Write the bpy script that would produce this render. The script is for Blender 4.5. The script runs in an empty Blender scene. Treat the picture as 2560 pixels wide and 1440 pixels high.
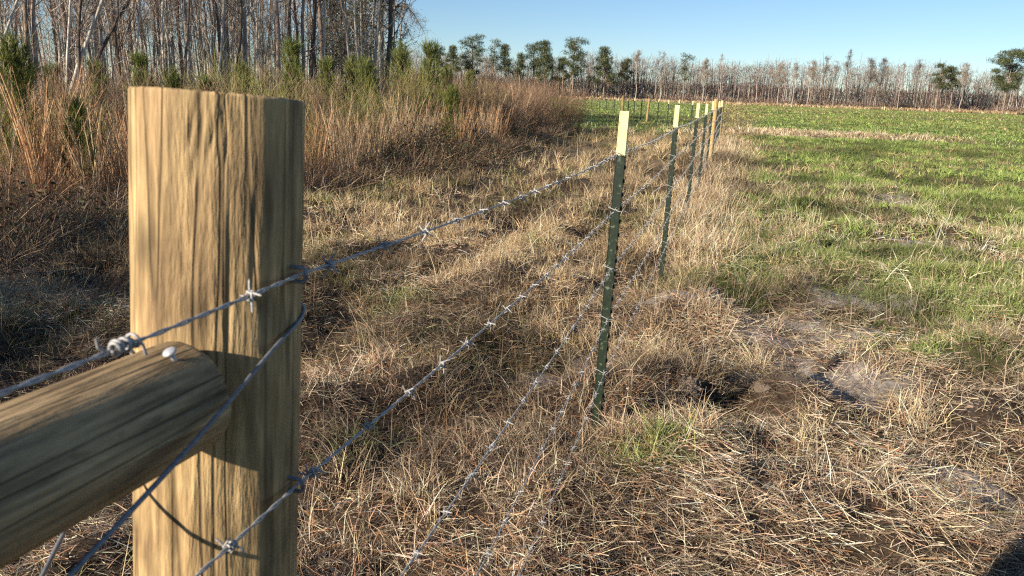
import bpy, bmesh, math, random
import numpy as np
from mathutils import Vector, Matrix

# ------------------------------------------------------------------ camera, light, exposure
sc = bpy.context.scene
FPX = 1934.0                       # focal length in pixels of a 2560 px wide frame
PITCH, ROLL, EYE = math.radians(14.2), math.radians(1.95), 1.42
cam_d = bpy.data.cameras.new('camera')
cam_d.sensor_width = 36.0
cam_d.lens = 36.0 * FPX / 2560.0
cam_d.clip_start, cam_d.clip_end = 0.02, 4000
cam_d.dof.use_dof = True
cam_d.dof.focus_distance = 3.6
cam_d.dof.aperture_fstop = 15.0
cam = bpy.data.objects.new('camera', cam_d)
sc.collection.objects.link(cam)
CM = Matrix.Rotation(math.pi / 2 - PITCH, 4, 'X') @ Matrix.Rotation(ROLL, 4, 'Z')
cam.matrix_world = Matrix.Translation((0, 0, EYE)) @ CM
sc.camera = cam

SUN_AZ, SUN_EL = math.radians(232.4), math.radians(22)      # clockwise from +Y
sdir = Vector((math.sin(SUN_AZ) * math.cos(SUN_EL), math.cos(SUN_AZ) * math.cos(SUN_EL), math.sin(SUN_EL)))
w = bpy.data.worlds.new('World'); sc.world = w; w.use_nodes = True
nt = w.node_tree
sky = nt.nodes.new('ShaderNodeTexSky'); sky.sky_type = 'NISHITA'; sky.sun_disc = False
sky.sun_elevation = SUN_EL; sky.sun_rotation = SUN_AZ
sky.air_density = 1.0; sky.dust_density = 0.0; sky.ozone_density = 2.0; sky.altitude = 800
bg = nt.nodes['Background']; bg.inputs['Strength'].default_value = 0.064
tint = nt.nodes.new('ShaderNodeMix'); tint.data_type = 'RGBA'; tint.blend_type = 'MULTIPLY'; tint.inputs[0].default_value = 1.0
tint.inputs[7].default_value = (.86, 1.0, 1.17, 1)
nt.links.new(sky.outputs['Color'], tint.inputs[6]); nt.links.new(tint.outputs[2], bg.inputs['Color'])
sun_d = bpy.data.lights.new('sun', 'SUN'); sun_d.energy = 5.0; sun_d.angle = math.radians(0.53)
sun_d.color = (1.0, 0.89, 0.745)
sun = bpy.data.objects.new('sun', sun_d); sc.collection.objects.link(sun)
sun.rotation_euler = sdir.to_track_quat('Z', 'Y').to_euler()
sc.view_settings.view_transform = 'Standard'; sc.view_settings.look = 'None'
sc.view_settings.gamma = 1.0; sc.view_settings.use_curve_mapping = False
sc.view_settings.exposure = 0.76
sc.cycles.use_denoising = False
sc.cycles.max_bounces = 5; sc.cycles.diffuse_bounces = 2; sc.cycles.glossy_bounces = 2
sc.cycles.transmission_bounces = 2; sc.cycles.caustics_reflective = False; sc.cycles.caustics_refractive = False
sc.cycles.filter_width = 1.2

rng = np.random.default_rng(7)
random.seed(7)
PI = math.pi
R3 = np.array(CM.to_3x3())

def ray(px, py):
    return R3 @ np.array([(px - 1280) / FPX, (720 - py) / FPX, -1.0])
def at(px, py, depth):
    """point in the world seen at that pixel, depth metres along the lens axis"""
    return np.array([0, 0, EYE]) + ray(px, py) * depth
def gp(px, py, z=0.0):
    d = ray(px, py)
    return np.array([0, 0, EYE]) + d * (z - EYE) / d[2]
def at_y(px, py, y):
    d = ray(px, py)
    return np.array([0, 0, EYE]) + d * y / d[1]

# ------------------------------------------------------------------ noise and ground height
def _h(ix, iy, seed):
    n = (ix * 374761393 + iy * 668265263 + seed * 974711) & 0x7fffffff
    n = ((n ^ (n >> 13)) * 1274126177) & 0x7fffffff
    return ((n ^ (n >> 16)) & 0xffff) / 65535.0
def vn(x, y, seed=0):
    ix, iy = np.floor(x).astype(np.int64), np.floor(y).astype(np.int64)
    fx, fy = x - ix, y - iy
    fx, fy = fx * fx * (3 - 2 * fx), fy * fy * (3 - 2 * fy)
    a, b = _h(ix, iy, seed), _h(ix + 1, iy, seed)
    c, d = _h(ix, iy + 1, seed), _h(ix + 1, iy + 1, seed)
    return (a * (1 - fx) + b * fx) * (1 - fy) + (c * (1 - fx) + d * fx) * fy
def fbm(x, y, seed=0, o=3):
    s, a, t = 0, 1.0, 0.0
    for k in range(o):
        s = s + a * vn(x * 2 ** k + 17.3 * k, y * 2 ** k - 9.1 * k, seed + k); t += a; a *= 0.5
    return s / t
def sm(a, b, x):
    t = np.clip((x - a) / (b - a), 0, 1); return t * t * (3 - 2 * t)

FD = np.array([0.2630, 0.9648]); FR = np.array([0.9648, -0.2630])      # along the fence, to its right
T0 = gp(1489, 1090)[:2]                                                # foot of the nearest steel post
def fpt(t, s=0.0): return T0 + FD * t + FR * s
def fence_side(x, y): return (x - T0[0]) * FR[0] + (y - T0[1]) * FR[1]

MOUNDS = [(1960, 985, .20, .17), (1870, 1010, .13, -.08), (2170, 920, .09, .07), (1760, 960, .16, .10), (2080, 960, .40, -.05), (1790, 800, .3, .12),
          (1700, 760, .25, .08), (1860, 640, .35, .10), (2000, 850, .5, -.04), (1400, 1300, .3, .06), (1600, 1130, .28, .07),
          (1820, 1260, .25, .05), (2300, 1050, .3, .05), (2250, 1330, .25, .05), (1120, 1190, .35, .07), (950, 1000, .4, .08),
          (1640, 960, .3, .08), (1850, 500, .5, .08), (1960, 730, .3, .1), (2460, 900, .3, .08), (2110, 500, .6, .08)]
MOUNDS = [(gp(a, b)[0], gp(a, b)[1], r, h) for a, b, r, h in MOUNDS]
def lane(x, y):
    """two wheel tracks run along the fence, left of it"""
    s = fence_side(x, y) + (fbm(x * .7, y * .7, 221) - .5) * .3
    return (np.exp(-((s + 1.75) / .24) ** 2) + .8 * np.exp(-((s + 3.15) / .24) ** 2)) * sm(1.6, 3.4, np.hypot(x, y)) * (.6 + .4 * sm(.35, .6, fbm(x * 1.2, y * 1.2, 225)))
def height(x, y):
    x = np.asarray(x, float); y = np.asarray(y, float)
    r = np.hypot(x, y)
    amp = 1 - 0.6 * sm(12, 50, r) - 0.4 * sm(50, 120, r)
    h = (fbm(x * 2.6, y * 2.6, 3) - .5) * .26 + (fbm(x * .8, y * .8, 11) - .5) * .20 + (fbm(x * 8, y * 8, 5, 2) - .5) * .05 * (1 - sm(5, 14, r))
    h = h * amp - .07 * lane(x, y) + .05 * np.exp(-((fence_side(x, y) + 1.2) / .3) ** 2) * (r < 30)
    h = h * (1 - .75 * sandy(x, y))
    for mx, my, mr, mh in MOUNDS:
        h = h + mh * np.exp(-((x - mx) ** 2 + (y - my) ** 2) / (mr * mr))
    return h

def tonal(x, y):
    """plants grow and bleach in patches: older, browner stands beside paler ones"""
    return np.clip(.50 + 1.05 * sm(.28, .68, fbm(x * 1.1, y * 1.1, 201)) * (.7 + .6 * vn(x * 4.5, y * 4.5, 205)), .4, 1.35)
# front line of the brush on the left: x as a function of y
_FL = np.array([[-4.2, -6], [-3.9, 0], [-3.75, 2.5], [-3.9, 4.5], [-4.5, 7.3], [-3.9, 9.0], [-2.75, 10.6], [-1.85, 12.4], [-.9, 15.2], [-.1, 20], [0.9, 25.5], [1.6, 30.5]])
def brush_x(y): return np.interp(y, _FL[:, 1], _FL[:, 0])
def in_brush(x, y): return (brush_x(y) - x)                       # > 0 inside the brush
SAND = [(gp(a, b)[0], gp(a, b)[1], r) for a, b, r in ((2000, 825, .42), (2080, 935, .42), (2120, 745, .35), (1680, 765, .25), (2240, 505, .5), (2300, 610, .4), (1400, 950, .2), (2440, 1190, .16))]
def sandy(x, y):
    m = 0
    for sx, sy, r in SAND:
        d = np.hypot((x - sx), (y - sy)) + (fbm(x * 5, y * 5, 21, 4) - .5) * r * 2.4
        m = np.maximum(m, .85 * (1 - sm(r * .35, r * 1.3, d)))
    return m
MOUNDS.append((T0[0], T0[1], .4, -float(height(T0[0], T0[1])) - .012))
GREEN = [(gp(a, b)[0], gp(a, b)[1], r, v) for a, b, r, v in ((2330, 740, 1.0, 1), (2230, 640, .7, .9), (2480, 840, .55, .8), (1760, 715, .5, .9), (2480, 700, .9, .9), (2330, 870, .5, .7), (1620, 1190, .16, .7), (1000, 745, .5, .5), (2050, 640, .4, .4))]
def greenness(x, y):
    r = np.hypot(x, y); s = fence_side(x, y)
    g = sm(6.5, 14, r) * .55 + sm(16, 34, r) * .5
    g = g * sm(.5, 2.4 + .02 * r, s)
    n = fbm(x * .55, y * .55, 31)
    g = np.maximum(g, .62 * sm(.25, .7, s) * (1 - sm(1.9, 2.8, s)) * sm(5.0, 6.5, r) * (1 - sm(22, 30, r)) * sm(.36, .6, fbm(x * 1.5, y * 1.5, 231)))
    g = g * (.35 + 1.1 * sm(.3, .62, n))
    # long dry streaks across the field
    st = fbm(x * .045 + 3, y * .16, 41)
    g = g * (1 - .8 * sm(.50, .64, st) * sm(11, 22, r))
    d = np.hypot((x - 13.5) / 7.5, (y - 35.5) / 4.2)
    g = g * (1 - .95 * (1 - sm(.55, 1.1, d + (n - .5) * .8)))
    for gx, gy, gr, v in GREEN:
        d = np.hypot(x - gx, y - gy) + (fbm(x * 3, y * 3, 51) - .5) * gr * 1.1
        g = np.maximum(g, v * (1 - sm(gr * .5, gr * 1.15, d)))
    # the field behind the brush, left of the cross fence, is green as well
    lf = sm(27, 34, y) * sm(-.5, -2.5, s)
    g = np.maximum(g, lf * (.55 + .45 * sm(.35, .55, n)))
    g = g * (1 - sm(215, 235, y + 4 * (n - .5)))
    return np.clip(g, 0, 1)

# ------------------------------------------------------------------ mesh helpers
def link(o):
    sc.collection.objects.link(o); return o
def mesh_quads(name, V, Q, C, mat, smooth=False):
    me = bpy.data.meshes.new(name)
    V = np.asarray(V, np.float32); Q = np.asarray(Q, np.int32)
    me.vertices.add(len(V)); me.vertices.foreach_set('co', V.ravel())
    me.loops.add(Q.size); me.loops.foreach_set('vertex_index', Q.ravel())
    me.polygons.add(len(Q)); me.polygons.foreach_set('loop_start', np.arange(0, Q.size, 4, dtype=np.int32))
    if smooth: me.polygons.foreach_set('use_smooth', np.ones(len(Q), bool))
    if C is not None:
        a = me.color_attributes.new('Col', 'FLOAT_COLOR', 'POINT')
        c4 = np.ones((len(V), 4), np.float32); c4[:, :3] = C
        a.data.foreach_set('color', c4.ravel())
    me.update(calc_edges=True)
    me.materials.append(mat)
    return me
class Geo:
    """collects ribbons and tubes, all quads, with one colour per vertex"""
    def __init__(s): s.V, s.Q, s.C, s.n = [], [], [], 0
    def add(s, V, Q, C):
        s.V.append(V); s.Q.append(Q + s.n); s.C.append(C); s.n += len(V)
    def ribbons(s, base, d0, L, W, bend=None, nseg=2, col=(.5, .4, .2), taper='blade', face=None):
        base = np.asarray(base, float); N = len(base)
        if N == 0: return
        d0 = d0 / np.linalg.norm(d0, axis=1, keepdims=True)
        L = np.broadcast_to(L, (N,)); W = np.broadcast_to(W, (N,))
        col = np.broadcast_to(col, (N, 3))
        t = np.linspace(0, 1, nseg + 1)
        if bend is None: bend = np.zeros((N, 3))
        P = base[:, None] + d0[:, None] * (L[:, None] * t)[..., None] + bend[:, None] * (L[:, None] * t ** 2)[..., None]
        rnd = rng.normal(size=(N, 3)) if face is None else face
        side = np.cross(d0, rnd); side /= np.linalg.norm(side, axis=1, keepdims=True) + 1e-9
        prof = {'blade': 1 - .85 * t ** 1.5, 'leaf': np.where(t < .5, .45 + t, .95 - .85 * (t - .5) * 2), 'twig': 1 - .6 * t, 'flat': np.ones_like(t)}[taper]
        off = side[:, None] * (W[:, None] * prof * .5)[..., None]
        V = np.stack([P - off, P + off], 2).reshape(-1, 3)
        k = np.arange(nseg)
        q = np.stack([2 * k, 2 * k + 1, 2 * k + 3, 2 * k + 2], 1)
        Q = (q[None] + (np.arange(N) * 2 * (nseg + 1))[:, None, None]).reshape(-1, 4)
        s.add(V, Q, np.repeat(col, 2 * (nseg + 1), 0))
        return P
    def tube(s, pts, rad, sides=6, col=(.3, .25, .2)):
        pts = np.asarray(pts, float); n = len(pts); rad = np.broadcast_to(rad, (n,))
        tg = np.gradient(pts, axis=0); tg /= np.linalg.norm(tg, axis=1, keepdims=True) + 1e-12
        ref = np.array([.31, .87, .12]) if abs(tg[0][1]) < .8 else np.array([.9, .1, .3])
        a = np.cross(tg, ref); a /= np.linalg.norm(a, axis=1, keepdims=True)
        b = np.cross(tg, a)
        th = np.linspace(0, 2 * PI, sides, endpoint=False)
        V = pts[:, None] + (a[:, None] * np.cos(th)[None, :, None] + b[:, None] * np.sin(th)[None, :, None]) * rad[:, None, None]
        i = np.arange(n - 1)[:, None] * sides; j = np.arange(sides)[None]; j2 = (j + 1) % sides
        Q = np.stack([i + j, i + j2, i + sides + j2, i + sides + j], -1).reshape(-1, 4)
        C = np.asarray(col, float); C = np.broadcast_to(C, (n, 3)) if C.ndim == 1 else C
        s.add(V.reshape(-1, 3), Q, np.repeat(C, sides, 0))
    def mesh(s, name, mat, smooth=False):
        return mesh_quads(name, np.concatenate(s.V), np.concatenate(s.Q), np.concatenate(s.C), mat, smooth)
def tag(o, label=None, cat=None, group=None, kind=None):
    if label: o['label'] = label
    if cat: o['category'] = cat
    if group: o['group'] = group
    if kind: o['kind'] = kind
    return o
def obj(name, me, parent=None):
    o = bpy.data.objects.new(name, me); link(o)
    if parent: o.parent = parent
    return o
def empty(name, loc, label, cat, group=None):
    o = bpy.data.objects.new(name, None); link(o); o.location = loc
    o.empty_display_size = .2
    return tag(o, label, cat, group)
def jit(cols, n, amt=.22, hue=.05):
    """n colours drawn from a palette, each a little lighter, darker or off in hue"""
    cols = np.asarray(cols); c = cols[rng.integers(0, len(cols), n)]
    return np.clip(c * (1 + rng.normal(size=(n, 1)) * amt) * (1 + rng.normal(size=(n, 3)) * hue), .01, .8)
def unit(v): return v / (np.linalg.norm(v, axis=-1, keepdims=True) + 1e-12)

# ------------------------------------------------------------------ materials
def mat_new(name):
    m = bpy.data.materials.new(name); m.use_nodes = True
    return m, m.node_tree.nodes, m.node_tree.links, m.node_tree.nodes['Principled BSDF']
def mat_attr(name, rough=.75, trans=.0, spec=.3):
    m, N, L, p = mat_new(name)
    a = N.new('ShaderNodeAttribute'); a.attribute_name = 'Col'
    L.new(a.outputs['Color'], p.inputs['Base Color'])
    p.inputs['Roughness'].default_value = rough; p.inputs['Specular IOR Level'].default_value = spec
    if trans:
        t = N.new('ShaderNodeBsdfTranslucent'); L.new(a.outputs['Color'], t.inputs['Color'])
        x = N.new('ShaderNodeMixShader'); x.inputs[0].default_value = trans
        L.new(p.outputs[0], x.inputs[1]); L.new(t.outputs[0], x.inputs[2])
        L.new(x.outputs[0], N['Material Output'].inputs['Surface'])
    return m
M_GRASS = mat_attr('grass_blades', .6, .10)
M_LEAF = mat_attr('leaves', .55, .2)
M_TWIG = mat_attr('twigs', .8)
def mat_bark():
    m, N, L, p = mat_new('bark')
    a = N.new('ShaderNodeAttribute'); a.attribute_name = 'Col'
    tc = N.new('ShaderNodeTexCoord'); mp = N.new('ShaderNodeMapping'); mp.inputs['Scale'].default_value = (9, 9, 1.6)
    nz = N.new('ShaderNodeTexNoise'); nz.inputs['Scale'].default_value = 2.2; nz.inputs['Detail'].default_value = 6
    L.new(tc.outputs['Object'], mp.inputs[0]); L.new(mp.outputs[0], nz.inputs[0])
    r = N.new('ShaderNodeMapRange'); r.inputs[1].default_value = .35; r.inputs[2].default_value = .68; r.inputs[3].default_value = .45; r.inputs[4].default_value = 1.3
    L.new(nz.outputs[0], r.inputs[0])
    mx = N.new('ShaderNodeMix'); mx.data_type = 'RGBA'; mx.blend_type = 'MULTIPLY'; mx.inputs[0].default_value = 1
    L.new(a.outputs['Color'], mx.inputs[6]); L.new(r.outputs[0], mx.inputs[7]); L.new(mx.outputs[2], p.inputs['Base Color'])
    p.inputs['Roughness'].default_value = .9
    return m
M_BARK = mat_bark()
def mat_ground():
    m, N, L, p = mat_new('soil_and_turf')
    a = N.new('ShaderNodeAttribute'); a.attribute_name = 'Col'
    tc = N.new('ShaderNodeTexCoord')
    n1 = N.new('ShaderNodeTexNoise'); n1.inputs['Scale'].default_value = 26; n1.inputs['Detail'].default_value = 8; n1.inputs['Roughness'].default_value = .7
    n2 = N.new('ShaderNodeTexNoise'); n2.inputs['Scale'].default_value = 1.7; n2.inputs['Detail'].default_value = 7
    L.new(tc.outputs['Object'], n1.inputs[0]); L.new(tc.outputs['Object'], n2.inputs[0])
    r = N.new('ShaderNodeMapRange'); r.inputs[1].default_value = .3; r.inputs[2].default_value = .7; r.inputs[3].default_value = .5; r.inputs[4].default_value = 1.45
    L.new(n1.outputs[0], r.inputs[0])
    r2 = N.new('ShaderNodeMapRange'); r2.inputs[1].default_value = .3; r2.inputs[2].default_value = .7; r2.inputs[3].default_value = .7; r2.inputs[4].default_value = 1.25
    L.new(n2.outputs[0], r2.inputs[0])
    mu = N.new('ShaderNodeMath'); mu.operation = 'MULTIPLY'; L.new(r.outputs[0], mu.inputs[0]); L.new(r2.outputs[0], mu.inputs[1])
    mx = N.new('ShaderNodeMix'); mx.data_type = 'RGBA'; mx.blend_type = 'MULTIPLY'; mx.inputs[0].default_value = 1
    L.new(a.outputs['Color'], mx.inputs[6]); L.new(mu.outputs[0], mx.inputs[7]); L.new(mx.outputs[2], p.inputs['Base Color'])
    b = N.new('ShaderNodeBump'); b.inputs['Strength'].default_value = .6; b.inputs['Distance'].default_value = .02
    L.new(n1.outputs[0], b.inputs['Height']); L.new(b.outputs[0], p.inputs['Normal'])
    p.inputs['Roughness'].default_value = .95; p.inputs['Specular IOR Level'].default_value = .15
    return m
def mat_wood(name, light, mid, dark, axis_scale=(34, 34, 1.6), knots=True, spotty=.0, blotch=.55):
    """round treated timber: long grain, darker streaks, drying checks, a few knots"""
    m, N, L, p = mat_new(name)
    tc = N.new('ShaderNodeTexCoord')
    def mapped(sc_): 
        q = N.new('ShaderNodeMapping'); q.inputs['Scale'].default_value = sc_; L.new(tc.outputs['Object'], q.inputs[0]); return q
    def noise(mp, s, d=5, rgh=.6, dist=0.0):
        n = N.new('ShaderNodeTexNoise'); n.inputs['Scale'].default_value = s; n.inputs['Detail'].default_value = d; n.inputs['Roughness'].default_value = rgh; n.inputs['Distortion'].default_value = dist
        L.new(mp.outputs[0], n.inputs[0]); return n
    g1 = noise(mapped(axis_scale), 2.4, 6, .65, .4)
    g2 = noise(mapped((axis_scale[0] * 3, axis_scale[1] * 3, axis_scale[2] * 1.8)), 2.0, 4)
    blot = noise(mapped((9, 9, 5)), 1.6, 5, .6, .8)
    cr = N.new('ShaderNodeValToRGB'); e = cr.color_ramp.elements
    e[0].position = .28; e[0].color = (*dark, 1); e[1].position = .74; e[1].color = (*light, 1)
    k = cr.color_ramp.elements.new(.5); k.color = (*mid, 1)
    ad = N.new('ShaderNodeMath'); ad.operation = 'MULTIPLY_ADD'; ad.inputs[1].default_value = 1.06 - blotch
    ad2 = N.new('ShaderNodeMath'); ad2.operation = 'MULTIPLY'; ad2.inputs[1].default_value = blotch
    L.new(blot.outputs[0], ad2.inputs[0]); L.new(g1.outputs[0], ad.inputs[0]); L.new(ad2.outputs[0], ad.inputs[2]); 
    L.new(ad.outputs[0], cr.inputs[0])
    # fine grain
    r = N.new('ShaderNodeMapRange'); r.inputs[1].default_value = .3; r.inputs[2].default_value = .7; r.inputs[3].default_value = .68; r.inputs[4].default_value = 1.22
    L.new(g2.outputs[0], r.inputs[0])
    mx = N.new('ShaderNodeMix'); mx.data_type = 'RGBA'; mx.blend_type = 'MULTIPLY'; mx.inputs[0].default_value = 1
    L.new(cr.outputs[0], mx.inputs[6]); L.new(r.outputs[0], mx.inputs[7])
    fl = noise(mapped((75, 75, 9)), 1.7, 3, .55)
    fr = N.new('ShaderNodeMapRange'); fr.inputs[1].default_value = .52; fr.inputs[2].default_value = .68; fr.inputs[1].default_value = .36; fr.inputs[3].default_value = .74; fr.inputs[4].default_value = 1.42
    L.new(fl.outputs[0], fr.inputs[0])
    mf = N.new('ShaderNodeMix'); mf.data_type = 'RGBA'; mf.blend_type = 'MULTIPLY'; mf.inputs[0].default_value = 1
    L.new(mx.outputs[2], mf.inputs[6]); L.new(fr.outputs[0], mf.inputs[7]); mx = mf
    # drying checks: thin dark lines along the grain
    wv = noise(mapped((axis_scale[0] * .8, axis_scale[1] * .8, .9)), 1.3, 2, .5, .2)
    ck = N.new('ShaderNodeMath'); ck.operation = 'SUBTRACT'; ck.inputs[1].default_value = .5; L.new(wv.outputs[0], ck.inputs[0])
    ab = N.new('ShaderNodeMath'); ab.operation = 'ABSOLUTE'; L.new(ck.outputs[0], ab.inputs[0])
    cm = N.new('ShaderNodeMapRange'); cm.inputs[1].default_value = 0; cm.inputs[2].default_value = .016; cm.inputs[3].default_value = .36; cm.inputs[4].default_value = 1.0
    L.new(ab.outputs[0], cm.inputs[0])
    mx2 = N.new('ShaderNodeMix'); mx2.data_type = 'RGBA'; mx2.blend_type = 'MULTIPLY'; mx2.inputs[0].default_value = .8
    L.new(mx.outputs[2], mx2.inputs[6]); L.new(cm.outputs[0], mx2.inputs[7])
    out = mx2
    if knots:
        vo = N.new('ShaderNodeTexVoronoi'); vo.inputs['Scale'].default_value = 1.0
        L.new(mapped((11, 11, 6)).outputs[0], vo.inputs[0])
        km = N.new('ShaderNodeMapRange'); km.inputs[1].default_value = .03; km.inputs[2].default_value = .20; km.inputs[3].default_value = .28; km.inputs[4].default_value = 1
        L.new(vo.outputs['Distance'], km.inputs[0])
        mx3 = N.new('ShaderNodeMix'); mx3.data_type = 'RGBA'; mx3.blend_type = 'MULTIPLY'; mx3.inputs[0].default_value = .9
        L.new(out.outputs[2], mx3.inputs[6]); L.new(km.outputs[0], mx3.inputs[7]); out = mx3
    if spotty:
        sp = noise(mapped((75, 75, 28)), 1.5, 3, .5)
        sm_ = N.new('ShaderNodeMapRange'); sm_.inputs[1].default_value = .30; sm_.inputs[2].default_value = .40; sm_.inputs[3].default_value = 1 - spotty; sm_.inputs[4].default_value = 1
        L.new(sp.outputs[0], sm_.inputs[0])
        mx4 = N.new('ShaderNodeMix'); mx4.data_type = 'RGBA'; mx4.blend_type = 'MULTIPLY'; mx4.inputs[0].default_value = 1
        L.new(out.outputs[2], mx4.inputs[6]); L.new(sm_.outputs[0], mx4.inputs[7]); out = mx4
    L.new(out.outputs[2], p.inputs['Base Color'])
    h = N.new('ShaderNodeMath'); h.operation = 'MULTIPLY'; L.new(g2.outputs[0], h.inputs[0]); L.new(cm.outputs[0], h.inputs[1])
    h2 = N.new('ShaderNodeMath'); h2.operation = 'ADD'; L.new(h.outputs[0], h2.inputs[0]); L.new(g1.outputs[0], h2.inputs[1])
    b = N.new('ShaderNodeBump'); b.inputs['Strength'].default_value = .8; b.inputs['Distance'].default_value = .004
    L.new(h2.outputs[0], b.inputs['Height']); L.new(b.outputs[0], p.inputs['Normal'])
    p.inputs['Roughness'].default_value = .72; p.inputs['Specular IOR Level'].default_value = .25
    return m
M_POST = mat_wood('treated_post_wood', (.50, .35, .165), (.36, .24, .112), (.17, .105, .055), axis_scale=(21, 21, 3.4), blotch=.95)
M_RAIL = mat_wood('treated_rail_wood', (.44, .31, .16), (.33, .23, .12), (.20, .14, .08), axis_scale=(30, 30, 3.2), spotty=.3, blotch=.85)
M_POST2 = mat_wood('line_post_wood', (.62, .44, .20), (.5, .34, .14), (.3, .19, .08), axis_scale=(30, 30, 2), knots=False)
M_ENDGRAIN = mat_wood('sawn_end_grain', (.68, .5, .24), (.6, .43, .2), (.45, .3, .13), axis_scale=(60, 60, 60), knots=False)
def mat_metal(name, col, rough, metallic=1.0, var=.25, scale=300):
    m, N, L, p = mat_new(name)
    tc = N.new('ShaderNodeTexCoord'); nz = N.new('ShaderNodeTexNoise'); nz.inputs['Scale'].default_value = scale; nz.inputs['Detail'].default_value = 4
    L.new(tc.outputs['Object'], nz.inputs[0])
    cr = N.new('ShaderNodeValToRGB'); e = cr.color_ramp.elements
    e[0].position = .35; e[0].color = (*[c * (1 - var) for c in col], 1); e[1].position = .65; e[1].color = (*[min(1, c * (1 + var * .5)) for c in col], 1)
    L.new(nz.outputs[0], cr.inputs[0]); L.new(cr.outputs[0], p.inputs['Base Color'])
    r = N.new('ShaderNodeMapRange'); r.inputs[3].default_value = rough - .1; r.inputs[4].default_value = rough + .15
    L.new(nz.outputs[0], r.inputs[0]); L.new(r.outputs[0], p.inputs['Roughness'])
    p.inputs['Metallic'].default_value = metallic
    return m
M_GALV = mat_metal('galvanised_wire', (.46, .45, .435), .5, .25, .3, 400)
M_BARB = mat_metal('galvanised_barb', (.42, .405, .385), .5, .2, .35, 400)
M_SMOOTH = mat_metal('smooth_wire', (.20, .205, .215), .45, .3, .3, 200)
M_NAIL = mat_metal('nail_head', (.55, .56, .57), .45, .3, .3, 900)
def mat_green_paint():
    m, N, L, p = mat_new('dark_green_enamel')
    tc = N.new('ShaderNodeTexCoord')
    n1 = N.new('ShaderNodeTexNoise'); n1.inputs['Scale'].default_value = 55; n1.inputs['Detail'].default_value = 5; L.new(tc.outputs['Object'], n1.inputs[0])
    cr = N.new('ShaderNodeValToRGB'); e = cr.color_ramp.elements
    e[0].position = .3; e[0].color = (.011, .018, .010, 1); e[1].position = .60; e[1].color = (.021, .033, .018, 1)
    k = cr.color_ramp.elements.new(.70); k.color = (.13, .145, .10, 1)
    L.new(n1.outputs[0], cr.inputs[0]); L.new(cr.outputs[0], p.inputs['Base Color'])
    p.inputs['Roughness'].default_value = .42
    return m
M_TGREEN = mat_green_paint()
def mat_tip():
    m, N, L, p = mat_new('pale_painted_tip')
    tc = N.new('ShaderNodeTexCoord')
    n1 = N.new('ShaderNodeTexNoise'); n1.inputs['Scale'].default_value = 40; n1.inputs['Detail'].default_value = 5; L.new(tc.outputs['Object'], n1.inputs[0])
    cr = N.new('ShaderNodeValToRGB'); e = cr.color_ramp.elements
    e[0].position = .28; e[0].color = (.50, .42, .16, 1); e[1].position = .42; e[1].color = (.74, .67, .33, 1)
    L.new(n1.outputs[0], cr.inputs[0]); L.new(cr.outputs[0], p.inputs['Base Color']); p.inputs['Roughness'].default_value = .5
    return m
M_TIP = mat_tip()
def mat_plain(name, col, rough=.8):
    m, N, L, p = mat_new(name)
    tc = N.new('ShaderNodeTexCoord'); n = N.new('ShaderNodeTexNoise'); n.inputs['Scale'].default_value = 40; L.new(tc.outputs['Object'], n.inputs[0])
    cr = N.new('ShaderNodeValToRGB'); e = cr.color_ramp.elements
    e[0].color = (*[c * .7 for c in col], 1); e[1].color = (*[min(1, c * 1.25) for c in col], 1)
    L.new(n.outputs[0], cr.inputs[0]); L.new(cr.outputs[0], p.inputs['Base Color']); p.inputs['Roughness'].default_value = rough
    return m

# ------------------------------------------------------------------ ground: one sheet out to the horizon
def build_ground():
    rad = [0.25]
    while rad[-1] < 1500: rad.append(rad[-1] * (1.018 if rad[-1] < 40 else 1.05))
    rad = np.array(rad)
    front = np.radians(np.arange(-62, 62, .4)); back = np.radians(np.arange(62, 298, 4.0))
    az = np.concatenate([front, back])
    A, Rr = np.meshgrid(az, rad)
    x = (np.sin(A) * Rr).ravel(); y = (np.cos(A) * Rr).ravel()
    z = height(x, y)
    V = np.stack([x, y, z], 1)
    na, nr = len(az), len(rad)
    i = np.arange(nr - 1)[:, None] * na; j = np.arange(na)[None]; j2 = (j + 1) % na
    Q = np.stack([i + j, i + na + j, i + na + j2, i + j2], -1).reshape(-1, 4)
    # centre fan closed with a small quad-collapsed disc
    r = np.hypot(x, y)
    soil = np.array([.055, .038, .025]); sand = np.array([.40, .345, .295]); tan = np.array([.36, .27, .15]); grn = np.array([.12, .175, .042])
    far = sm(8, 26, r)[:, None]
    g = greenness(x, y)[:, None]
    C = soil * (1 - far) + tan * .8 * far
    gg = np.clip(g * (.35 + .75 * far), 0, 1)
    C = C * (1 - gg) + grn * gg
    s = sandy(x, y)[:, None]
    C = C * (1 - s) + sand * s
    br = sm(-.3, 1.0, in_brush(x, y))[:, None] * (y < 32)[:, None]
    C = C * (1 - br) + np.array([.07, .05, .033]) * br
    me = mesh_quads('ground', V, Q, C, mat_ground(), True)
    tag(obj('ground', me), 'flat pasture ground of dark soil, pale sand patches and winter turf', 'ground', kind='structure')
build_ground()

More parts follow.
